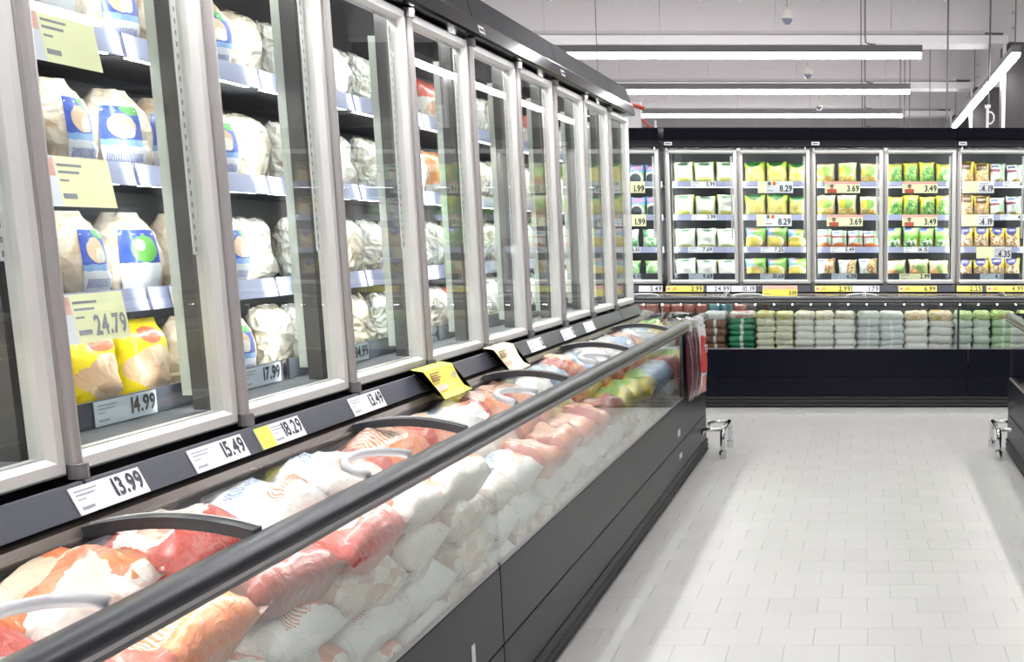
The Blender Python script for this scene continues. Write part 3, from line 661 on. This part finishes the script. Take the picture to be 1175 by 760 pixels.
def railtag(row, u0, u1, text, bg, label, left=None, logo=False):
    o = price(row, u0, u1, 0, .054, -.0738, text, bg, -RT, label, left, frac=.80 if row is ROWB else .66)
    o.location = row.p(u0, -.0748, .9845)
    if logo:
        wd = u1 - u0
        MB().box(wd * .02, wd * .13, -.0021, -.0012, .01, .045).build('logo_square', 'pink', o)
        MB().box(wd * .045, wd * .105, -.0027, -.0021, .018, .037).build('logo_mark', 'inkred', o)
        MB().box(wd * .17, wd * .30, -.0021, -.0012, .012, .030).build('promo_mark', 'orange_ink', o)
        MB().box(wd * .20, wd * .28, -.0021, -.0012, .030, .044).build('promo_mark', 'orange_ink', o)
# left row
railtag(ROWL, 2.20, 2.42, '13.99', 'paper', 'white price tag reading 13.99, nearest tag on left price rail')
railtag(ROWL, 2.60, 2.83, '15.49', 'paper', 'white price tag reading 15.49, between nearest tag and the half-yellow one')
railtag(ROWL, 2.895, 3.125, '18.29', 'paper', 'white and yellow price tag reading 18.29 on left price rail', left=('yellow', .30))
railtag(ROWL, 3.435, 3.665, '13.49', 'paper', 'white price tag reading 13.49, just before the bright yellow folded card')
railtag(ROWL, 5.31, 5.54, '12', 'paper', 'first small far white tag on left price rail past pale card')
railtag(ROWL, 5.90, 6.14, '12', 'paper', 'second small far white tag on left price rail')
railtag(ROWL, 6.38, 6.60, '', 'paper', 'last small far white tag on left price rail')
def lstrip(u0, u1, lev, text, bg, label, **k):
    z = (1.081, 1.3215, 1.6075, 1.8955)[lev]
    return price(ROWL, u0, u1, z, z + (.054 if lev == 0 else .0505), .1545, text, bg, -R(9) if lev else 0, label, **k)
lstrip(2.63, 2.865, 0, '14.99', 'paper_grey', 'grey price tag reading 14.99 below yellow bags')
lstrip(3.27, 3.49, 0, '17.99', 'paper_grey', 'grey price tag reading 17.99 behind second left door')
lstrip(3.90, 4.12, 0, '34.99', 'paper_grey', 'grey price tag reading 34.99 behind third left door')
lstrip(4.54, 4.74, 0, '', 'paper_grey', 'grey blank-looking tag at the foot of fourth left door')
lstrip(2.98, 3.25, 1, '17.99', 'paper', 'pale tag on second left door lower shelf strip')
def lcard(z0, z1, txt, lab):
    o = price(ROWL, 2.50, 2.765, z0, z1, .138, txt, 'paleyellow', -R(7), lab, style='card', dark='inkgrey', left=('paper', .30), frac=.40)
    MB().box(.03, .075, -.0028, -.002, (z1 - z0) * .6, (z1 - z0) * .95).build('red_mark', 'pink', o)
lcard(1.842, 1.945, '', 'pale washed-out yellow card on top shelf of first full left door')
lcard(1.553, 1.657, '', 'pale yellow card on middle shelf strip of first full left door')
lcard(1.268, 1.372, '24.79', 'yellow card reading 24.79 above the yellow poultry bags')
# folded yellow cards hooked on the rail
def hookcard(u0, wd, lab, txt, bg):
    root = bpy.data.objects.new('promo_card', None); link(root); ROWL.put(root, u0, -.082, 1.048, 0); tag(root, lab, 'price card', 'price tags and cards on the freezers')
    pts = [(.040, .008), (.0, .002), (-.020, -.044), (-.040, -.074), (-.066, -.086)]
    mb = MB(); prf = pts + [(y + .002, z + .0016) for y, z in pts[::-1]]
    mb.prism(prf, 0, wd).build('card', bg, root)
    tl = math.atan2(.026, .05)
    ln = MB()
    for k in range(4): ln.box(.03, .11 - .02 * (k % 2), -.0065, -.004, -.016 - k * .008, -.011 - k * .008)
    ln.build('small_print', 'inkbrown', root, (0, -.001, .002), (-tl + .1, 0, 0))
    t = text_mb(txt, .026, .8); t.build('price_digits', 'inkgrey', root, (wd * .95, -.0245, -.043), (-tl, 0, 0))
    MB().box(.02, .12, -.001, 0, 0, .018).build('red_field', 'pink', root, (0, -.0385, -.064), (-tl - .1, 0, 0))
hookcard(3.97, .28, 'bright yellow folded promotional card hooked over left price rail', '4.99', 'yellow')
hookcard(4.74, .27, 'paler yellow folded card farther along the left price rail', '', 'paleyellow')
# back row
def bu(px, d=.155): return un(px, 300, 1, BY + d).x
def btag(px0, px1, lev, text, label, bg='paper'):
    z = (1.081, 1.3215, 1.6075, 1.8955)[lev]
    price(ROWB, bu(px0), bu(px1), z, z + (.054 if lev == 0 else .0505), .1545, text, bg, -R(9) if lev else 0, label)
def bcard(px0, px1, lev, text, label, style, bg='paper', left=None):
    z = (1.02, 1.27, 1.555, 1.845)[lev]
    price(ROWB, bu(px0), bu(px1), z, z + .102, .140, text, bg, -R(4), label, left, style)
bcard(718, 743, 3, '1.99', 'upper yellow card reading 1.99 in the corner back door', 'card', 'paleyellow')
bcard(720, 743, 2, '1.99', 'lower yellow card reading 1.99 in the corner back door', 'card', 'paleyellow')
btag(721, 735, 1, '4.35', 'white tag reading 4.35 in the corner back door')
btag(724, 735, 0, '4.11', 'grey tag reading 4.11 in the corner back door', 'paper_grey')
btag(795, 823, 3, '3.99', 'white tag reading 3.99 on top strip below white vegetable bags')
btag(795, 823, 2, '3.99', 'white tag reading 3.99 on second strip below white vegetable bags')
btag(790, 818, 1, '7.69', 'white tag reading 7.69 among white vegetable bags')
btag(790, 818, 0, '9.69', 'grey tag reading 9.69 below white vegetable bags', 'paper_grey')
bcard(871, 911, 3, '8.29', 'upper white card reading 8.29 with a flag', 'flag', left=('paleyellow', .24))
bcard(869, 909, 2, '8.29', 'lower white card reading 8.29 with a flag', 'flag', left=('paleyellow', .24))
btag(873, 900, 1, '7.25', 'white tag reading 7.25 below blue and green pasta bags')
btag(872, 900, 0, '10.69', 'grey tag reading 10.69 below the lowest pasta bags', 'paper_grey')
bcard(947, 987, 3, '3.69', 'upper portrait card reading 3.69 below the cream vegetable bags', 'chef', 'paleyellow')
bcard(949, 990, 2, '3.69', 'lower portrait card reading 3.69 above the white and orange bags', 'chef', 'paleyellow')
btag(953, 981, 1, '5.49', 'white tag reading 5.49 inside the third full back door')
btag(954, 983, 0, '6.39', 'grey tag reading 6.39 below the mixed vegetable bags', 'paper_grey')
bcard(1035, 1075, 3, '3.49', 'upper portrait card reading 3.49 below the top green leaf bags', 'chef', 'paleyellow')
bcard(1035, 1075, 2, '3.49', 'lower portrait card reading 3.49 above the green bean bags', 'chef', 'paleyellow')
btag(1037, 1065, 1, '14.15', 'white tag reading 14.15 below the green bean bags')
btag(1032, 1068, 0, '2.99', 'yellowish tag reading 2.99 below cream bags', 'paleyellow')
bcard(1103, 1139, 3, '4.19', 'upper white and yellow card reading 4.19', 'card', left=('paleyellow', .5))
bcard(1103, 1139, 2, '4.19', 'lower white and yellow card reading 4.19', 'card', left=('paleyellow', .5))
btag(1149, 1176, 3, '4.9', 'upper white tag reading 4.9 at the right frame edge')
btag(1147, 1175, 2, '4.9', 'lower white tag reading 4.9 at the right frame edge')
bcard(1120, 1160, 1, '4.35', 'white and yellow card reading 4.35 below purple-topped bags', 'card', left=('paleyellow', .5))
btag(1125, 1152, 0, '4.11', 'grey tag reading 4.11 below purple-topped bags', 'paper_grey')
def br(px): return un(px, 332, 1, BY - .07).x
railtag(ROWB, br(733), br(760), '5.49', 'paper', 'white tag reading 5.49 at the corner end of back price rail')
railtag(ROWB, br(764), br(807), '3.99', 'yellow', 'yellow tag reading 3.99 under the white vegetable bags', logo=True)
railtag(ROWB, br(811), br(838), '24.99', 'paper', 'white tag reading 24.99, left of two adjoining white rail tags')
railtag(ROWB, br(839.3), br(867), '10.19', 'paper', 'white tag reading 10.19, right of two adjoining white rail tags')
railtag(ROWB, br(935), br(977), '2.99', 'yellow', 'yellow tag reading 2.99 under the mixed vegetable bags', logo=True)
railtag(ROWB, br(978), br(1009), '1.79', 'paper', 'white tag reading 1.79 beside a yellow tag on back rail')
railtag(ROWB, br(1031), br(1075), '6.99', 'yellow', 'yellow tag reading 6.99 under the cream bags, back rail', logo=True)
railtag(ROWB, br(1098), br(1127), '2.25', 'yellow', 'short yellow tag reading 2.25 under the purple-topped bags')
railtag(ROWB, br(1132), br(1176), '4.99', 'yellow', 'yellow tag reading 4.99 cut by the right frame edge', logo=True)
o = price(ROWB, br(875), br(915), .945, 1.04, -.092, '3.09', 'yellow', -R(14), 'yellow and pink hanging card reading 3.09 on back price rail', style='card', frac=.34)
MB().box(0, br(915) - br(875), -.0022, -.0012, .062, .095).build('pink_band', 'pink', o)

# ------------------------------------------------------------------ packages
def pillow_mesh(name, m, w_, h_, t_, seed, flat=False, nx=9, nz=11, lump=.25, seal=.10, sq=3.2):
    vs = []; fs = []; off = Vector((seed * 13.7, seed * 5.1, seed * 2.3)); idx = {}
    for side in (-1, 1):
        for j in range(nz + 1):
            for i in range(nx + 1):
                a, b = i / nx * 2 - 1, j / nz * 2 - 1
                edge = i in (0, nx) or j in (0, nz)
                if edge and side == 1: idx[(1, i, j)] = idx[(-1, i, j)]; continue
                bb = max(-1, min(1, b / (1 - seal)))
                th = max(0, 1 - abs(a) ** sq) ** .55 * max(0, 1 - abs(bb) ** (sq + .8)) ** .5
                nse = noise.noise(Vector((a * 1.7, b * 1.9, side * 1.3)) + off)
                th *= (1 + lump * nse)
                if not edge: th = max(th, .03)
                pinch = 1 - .06 * (1 - abs(b) ** 2) * 0 - .05 * (1 if abs(bb) >= 1 else 0) * 0
                x = a * w_ / 2 * pinch * (1 - .09 * math.cos(b * math.pi / 2)) + .012 * w_ * noise.noise(Vector((b * 3, a, 4)) + off)
                z = (b + 1) / 2 * h_ + (.045 * h_ * noise.noise(Vector((a * 2.2, 7, b)) + off) if j == nz else 0)
                y = side * t_ / 2 * th + (.10 * t_ * noise.noise(Vector((a * 4, b, 9)) + off) if edge else 0)
                idx[(side, i, j)] = len(vs)
                vs.append((x, z - h_ / 2, y + t_ / 2) if flat else (x, y, z))
    for side in (-1, 1):
        for j in range(nz):
            for i in range(nx):
                q = [idx[(side, i, j)], idx[(side, i + 1, j)], idx[(side, i + 1, j + 1)], idx[(side, i, j + 1)]]
                if (side == 1) != flat: q = q[::-1]
                fs.append(tuple(q))
    return mesh(name, vs, fs, m, True)
MC = {}
def pillow(m, w_, h_, t_, flat=False, var=3, **k):
    s_ = random.randrange(var); key = (m, round(w_, 3), round(h_, 3), round(t_, 3), flat, s_)
    if key not in MC: MC[key] = pillow_mesh('bag', m, w_, h_, t_, s_ + len(MC) * .37, flat, **k)
    return MC[key]
def bird_r(t, a, seed):
    """radius of a wrapped chicken at height t (0..1) and angle a"""
    prof = [(0, .62), (.06, .86), (.3, 1.0), (.55, 1.0), (.74, .90), (.86, .70), (.93, .44), (1.0, .30)]
    for (t0, r0), (t1, r1) in zip(prof, prof[1:]):
        if t <= t1: q = (t - t0) / (t1 - t0); r = r0 + (r1 - r0) * (q * q * (3 - 2 * q)); break
    r *= 1 + .13 * noise.noise(Vector((math.cos(a) * 1.4, math.sin(a) * 1.4, t * 2.6)) + Vector((seed * 7.7, 3, seed)))
    if t > .88: r *= 1 + .5 * math.sin(a * 4 + seed) * (t - .88) / .12
    if t > .35: r *= 1 + .06 * math.sin(a * 2 + seed) 
    return r
def bird_mesh(seed, rad, h_, m, a0=None, a1=None, t0=0, t1=1, off=0, nA=18, nT=16):
    vs = []; fs = []
    full = a0 is None
    if full: a0, a1 = 0, 2 * math.pi
    na = nA if full else nA + 1
    for j in range(nT + 1):
        t = t0 + (t1 - t0) * j / nT
        for i in range(na):
            a = a0 + (a1 - a0) * i / nA
            r = bird_r(t, a, seed) * rad + off
            vs.append((r * math.cos(a), r * math.sin(a) * .85, t * h_))
    for j in range(nT):
        for i in range(nA):
            i2 = (i + 1) % na
            fs.append((j * na + i, j * na + i2, (j + 1) * na + i2, (j + 1) * na + i))
    if full: fs.append(tuple(range(nA - 1, -1, -1))); fs.append(tuple(nT * na + i for i in range(nA)))
    return mesh('bird', vs, fs, m, True)
BIRDS = []
for s_ in range(4):
    bm_ = bird_mesh(s_ + 1, .082, .205, 'poultry' if s_ % 2 else 'poultry_pale')
    lm_ = bird_mesh(s_ + 1, .082, .205, 'bluelabel' if s_ != 2 else 'greenlabel', R(-90 - 34), R(-90 + 34), .10, .80, .0025, 8, 8)
    BIRDS.append((bm_, lm_))
# door and shelf vocabulary
def pack(row, u, d, z, me, name, label, cat, turn=0, tilt=0, roll=0, scale=1.0, group=None):
    o = bpy.data.objects.new(name, me); link(o); row.put(o, u, d, z, tilt, turn, roll); o.scale = (scale,) * 3
    tag(o, label, cat, group); return o
SHZ = (1.0805, 1.3425, 1.6285, 1.9155)
SHN = ('bottom', 'third', 'second', 'top')
DOORN = ('near edge left door', 'first full left door', 'second left door', 'third left door', 'fourth left door', 'fifth left door', 'sixth left door', 'seventh left door', 'eighth left door', 'last left door')
def bird(row, u, d, z, label, seed, turn):
    root = bpy.data.objects.new('wrapped_chicken', None); link(root); row.put(root, u, d, z, 0, turn); tag(root, label, 'poultry', 'wrapped chickens in the left cabinets')
    b, l = BIRDS[seed]; add('wrapped_body', b, root); add('printed_label', l, root)
# kind: (material, width, height, thickness, descriptor)
KN = {
 'film': ('film', .165, .20, .11, 'crinkled clear white poultry bag'),
 'beige': ('film_beige', .155, .205, .11, 'clear bag of beige poultry pieces'),
 'yellow': ('yellowbag', .165, .21, .115, 'yellow bag of poultry'),
 'orange': ('orangebag', .15, .20, .09, 'orange-topped frozen bag'),
 'redw': ('redwhite', .155, .19, .09, 'red-topped white frozen bag'),
 'whiteg': ('whitegreen', .20, .205, .09, 'white and green vegetable bag'),
 'whiteb': ('whitebag', .20, .205, .09, 'plain white frozen bag'),
 'bluebox': ('bluebox', .15, .19, .06, 'light blue meal bag with red script'),
 'wleaf': ('whiteleaf', .16, .185, .07, 'white bag with green leaves'),
 'gcirc': ('greencircle', .16, .17, .07, 'dark green bag with pale circle'),
 'ygreen': ('yellowgreen', .195, .205, .09, 'yellow-green bag of chips'),
 'pasta': ('bluepasta', .195, .20, .08, 'blue and green bag with yellow dish'),
 'cream': ('creamveg', .175, .20, .09, 'cream vegetable bag with orange base'),
 'worange': ('whiteorange', .155, .185, .08, 'white and orange frozen bag'),
 'wmix': ('whitemix', .17, .185, .08, 'white bag with mixed vegetables'),
 'gleaf': ('greenleaf', .148, .20, .08, 'green leaf bag with yellow side'),
 'gbean': ('greenbean', .150, .20, .07, 'bright green bean bag'),
 'cpeel': ('creampeel', .185, .18, .09, 'cream bag with green print'),
 'bmix': ('brownmix', .155, .205, .08, 'yellow bag with brown top'),
 'pmix': ('purplemix', .150, .20, .08, 'yellow bag with purple top'),
 'wmar': ('whitemaroon', .150, .19, .08, 'white bag with maroon band'),
}
# left cabinets: per door (k = -1 .. 8), per shelf from bottom to top
LEFT = {
 -1: (['yellow'] * 3, ['bird'] * 3, ['bird'] * 3, ['bird'] * 3),
 0: (['yellow'] * 3, ['bird'] * 3, ['bird'] * 3, ['bird'] * 3),
 1: (['bird'] * 2 + ['beige'], ['bird', 'bird', 'film'], ['bird', 'bird', 'beige'], ['bird', 'bird', 'beige']),
 2: (['film', 'beige', 'beige'], ['film', 'film', 'beige'], ['film', 'beige', 'film'], ['film', 'beige', 'film']),
 3: (['film', 'film', 'beige'], ['film'] * 3, ['film', 'film', 'film'], ['film', 'redw', 'film']),
 4: (['film', 'redw', 'film'], ['film', 'whiteb', 'whiteb'], ['orange'] * 3, ['redw'] * 3),
 5: (['whiteb'] * 3, ['film', 'film', 'whiteb'], ['film', 'whiteb', 'film'], ['film', 'film', 'whiteb']),
 6: (['film', 'whiteb', 'redw'], ['whiteb'] * 3, ['redw', 'whiteb', 'whiteb'], ['film', 'redw', 'whiteb']),
 7: (['whiteb'] * 3, ['whiteg'] * 3, ['whiteb'] * 3, ['whiteb', 'whiteb', 'film']),
 8: (['whiteg'] * 3, ['whiteb'] * 3, ['whiteg'] * 3, ['whiteb'] * 3),
}
for k, shelves in LEFT.items():
    ub = U0 + k * P
    for s_, kinds in enumerate(shelves):
        for i, kd in enumerate(kinds):
            u = ub + .115 + .205 + i * .2129 + random.uniform(-.008, .008)
            if u > U0 + 9 * P - .12: continue
            lab_end = ', %s from left, %s shelf, %s' % (ordi(i), SHN[s_], DOORN[k + 1])
            if kd == 'bird':
                bird(ROWL, u, .272, SHZ[s_], ('chicken wrapped in film with blue label' + lab_end), random.randrange(4), random.uniform(-.75, 0.0))
            else:
                m_, w_, h_, t_, ds = KN[kd]; w_ = min(w_, .185)
                me = pillow(m_, w_, h_, t_, lump=.5 if kd in ('film', 'beige', 'yellow') else .25)
                pack(ROWL, u, .262 + random.uniform(-.01, .02), SHZ[s_] + .001, me, 'frozen_bag', ds + lab_end, 'bag', turn=random.uniform(-.15, .15), tilt=R(random.uniform(-5, -1)), group='bags in the left cabinets')
# back cabinets : per door, per shelf bottom..top
BACK = {
 -1: (['gcirc'] * 3, ['wleaf'] * 3, ['bluebox'] * 3, ['bluebox'] * 3),
 0: (['gcirc'] * 3, ['wleaf'] * 3, ['bluebox'] * 4, ['bluebox'] * 4),
 1: (['whiteb'] * 3, ['whiteb'] * 3, ['whiteg'] * 3, ['whiteg'] * 3),
 2: (['pasta'] * 3, ['pasta'] * 3, ['ygreen'] * 3, ['ygreen'] * 3),
 3: (['wmix'] * 3, ['worange'] * 4, ['cream'] * 3, ['cream'] * 3),
 4: (['cpeel'] * 3, ['gbean'] * 4, ['gleaf'] * 4, ['gleaf'] * 4),
 5: (['pmix'] * 4, ['pmix'] * 4, ['bmix', 'bmix', 'wmar', 'wmar'], ['bmix', 'bmix', 'wmar', 'wmar']),
 6: (['pmix'] * 4, ['pmix'] * 4, ['bmix'] * 4, ['bmix'] * 4),
}
BDN = {-1: 'hidden corner door', 0: 'corner back door', 1: 'first full back door', 2: 'second back door', 3: 'third back door', 4: 'fourth back door', 5: 'right edge back door', 6: 'back door beyond frame'}
for k, shelves in BACK.items():
    ub = BX0 + (k - 1) * P - (.045 if k < 1 else 0)
    for s_, kinds in enumerate(shelves):
        n = len(kinds)
        for i, kd in enumerate(kinds):
            m_, w_, h_, t_, ds = KN[kd]
            inner = P - .062; u = ub + .031 + inner * (i + .5) / n + random.uniform(-.006, .006)
            w_ = min(w_, inner / n * 1.0)
            if s_ == 0: h_ = min(h_, .19)
            me = pillow(m_, w_, h_ * random.choice((.94, 1.0, 1.0)), t_, var=4, lump=.45)
            pack(ROWB, u, .235 + random.uniform(0, .02), SHZ[s_] + .001, me, 'frozen_bag', '%s, %s from left, %s shelf, %s' % (ds, ordi(i), SHN[s_], BDN[k]), 'bag', turn=random.uniform(-.14, .14), tilt=R(random.uniform(-8, -2)), roll=R(random.uniform(-2.5, 2.5)), group='bags in the back-wall cabinets')
# stacks of flat bags in the back chest
def cx(px): return un(px, 385, 1, BY - .30).x
STK = [('flat_brown', [(810, 835)], 6, 'brown'), ('flat_green', [(837, 867)], 8, 'dark green'), ('flat_yellow', [(868, 890), (890, 911)], 7, 'pale yellow'), ('flat_white', [(912, 935), (935, 957), (957, 981)], 7, 'white'), ('flat_grey', [(983, 1009), (1009, 1037)], 7, 'grey-white'), ('flat_orange', [(1038, 1065), (1065, 1093)], 6, 'orange-tinted white'), ('flat_mint', [(1094, 1115), (1115, 1135)], 6, 'mint'), ('flat_leaf', [(1136, 1164)], 6, 'leaf green'), ('flat_leaf', [(1166, 1192)], 6, 'outermost leaf green')]
NUMW = {1: ('',), 2: ('left ', 'right '), 3: ('left ', 'middle ', 'right ')}
for m_, cols, n, nm in STK:
    for ci, (pa, pb) in enumerate(cols):
        u0_, u1_ = cx(pa), cx(pb); wd = (u1_ - u0_) * 1.06
        z = .4115; tt = (.815 - .4115) / n
        for k in range(n):
            me = pillow(m_ if k < n - 1 else 'top_' + m_[5:], wd, .20, tt * 1.22, True, lump=.3, nx=12, nz=8, seal=.03, sq=9)
            pack(ROWB, (u0_ + u1_) / 2 + random.uniform(-.006, .006), -.285 + random.uniform(-.008, .008), z, me, 'flat_frozen_bag', '%s flat bag from the bottom of the %s%s stack in back chest' % (ordi(k), NUMW[len(cols)][ci], nm), 'bag', turn=random.uniform(-.05, .05), roll=R(random.uniform(-3.5, 3.5)), group='flat bags stacked in the back chest')
            z += tt
# dark packs standing at the back of the back chest
for i in range(9):
    px = 733 + i * 14.5
    me = pillow('darkpack' if i not in (6, 7) else 'tealpack', .125, .485, .07)
    pack(ROWB, un(px, 355, 1, BY - .12).x, -.115, .4125, me, 'dark_frozen_pack', 'dark packaged food standing under back rail, %s from the corner' % ordi(i), 'pack', turn=random.uniform(-.1, .1), group='dark packs at the back of back chest')
# ---------------- left chest contents
CKIND = {'chest_orange': 'orange and white', 'chest_white': 'white blue-printed', 'chest_red': 'red-edged', 'chest_clear': 'clear brownish', 'chest_brown': 'dark brown', 'chest_stripe': 'orange striped', 'chest_blue': 'pale blue', 'chest_yellow': 'yellow'}
ci = 0
ncol = 0
u = 0.62
cols = []
while u < 8.2: cols.append(u); u += .35 if u < 3.2 else .30
for n_, u in enumerate(cols):
    near = u < 3.5
    if near: pal_top = ['chest_orange', 'chest_red', 'chest_white', 'chest_stripe', 'chest_orange', 'chest_stripe', 'chest_brown']; pal_side = ['chest_white', 'chest_orange', 'chest_clear', 'chest_clear']
    elif u < 5.2: pal_top = ['chest_stripe', 'chest_orange', 'chest_white', 'chest_white']; pal_side = ['chest_white', 'chest_clear', 'chest_white']
    else: pal_top = ['chest_yellow', 'chest_brown', 'chest_blue', 'chest_stripe', 'chest_white']; pal_side = ['chest_clear', 'chest_white', 'chest_clear']
    nl = 4 if near else 3
    th = .108; bw = .37 if near else .31
    for lane, d in (('front', -.312), ('back', -.143)):
        z = .4105 if lane == 'front' else .6915 - th * (nl - 2)
        for k in range(nl):
            topmost = k >= nl - 1
            if lane == 'back' and k < nl - 2:
                z += th; continue
            m_ = random.choice(pal_top if topmost or lane == 'back' else pal_side)
            me = pillow(m_, bw, .19, th * 1.28, True, var=4, lump=.6, nx=12, nz=9, seal=.07)
            lay = ordi(k) + ' layer up'
            pack(ROWL, u + random.uniform(-.02, .02), d + random.uniform(-.004, .004), z, me, 'frozen_meat_bag', '%s meat bag, %s lane, %s, %s column of left chests' % (CKIND[m_], lane, lay, ordi(n_)), 'bag', turn=random.uniform(-.06, .06), tilt=R(random.uniform(-3, 6)), roll=R(random.uniform(-5, 5)), group='meat bags in the left chests')
            z += th
# right chest contents (only the first few can show)
for n_ in range(5):
    me = pillow('chest_white' if n_ % 2 else 'chest_clear', .26, .30, .10, True, var=2, lump=.5, nx=9, nz=8)
    pack(ROWR, -8.2 + n_ * .3, -.225, .4105, me, 'frozen_meat_bag', 'pale frozen bag lying in right-hand chest, %s from its far end' % ordi(n_), 'bag', group='bags in the right chest')
# ---------------- bags hanging on the chest end section
for i, (u, m_, wd, hg, lab) in enumerate(((7.47, 'maroonbag', .13, .43, 'dark maroon bag hanging nearest the glass post on left chest'), (7.66, 'maroonbag', .14, .44, 'dark maroon bag hanging behind the first on left chest end'), (7.88, 'promobag', .19, .44, 'white bag with red printed panel hanging on left chest end'))):
    me = pillow_mesh('hanging_bag', m_, wd, hg, .045, 40 + i, nx=10, nz=16, lump=.6)
    o = add('hanging_bag', me); ROWL.put(o, u, -.452 - .008 * i, .475, 0, R(-9))
    tag(o, lab, 'bag', 'bags hung on the left chest end')
    if i == 2:
        t = text_mb('TI', .05, 1.0); t.build('lettering', 'paper', o, (.06, -.0245, .26))
    MB().box(-.03, .03, -.012, .022, hg, hg + .05).build('hanger_tab', 'paper' if i == 2 else 'alu', o)
# corner pieces : dark stub of price rail beyond the last left door
print('objects', len(bpy.data.objects), 'labels', len(LABELS))
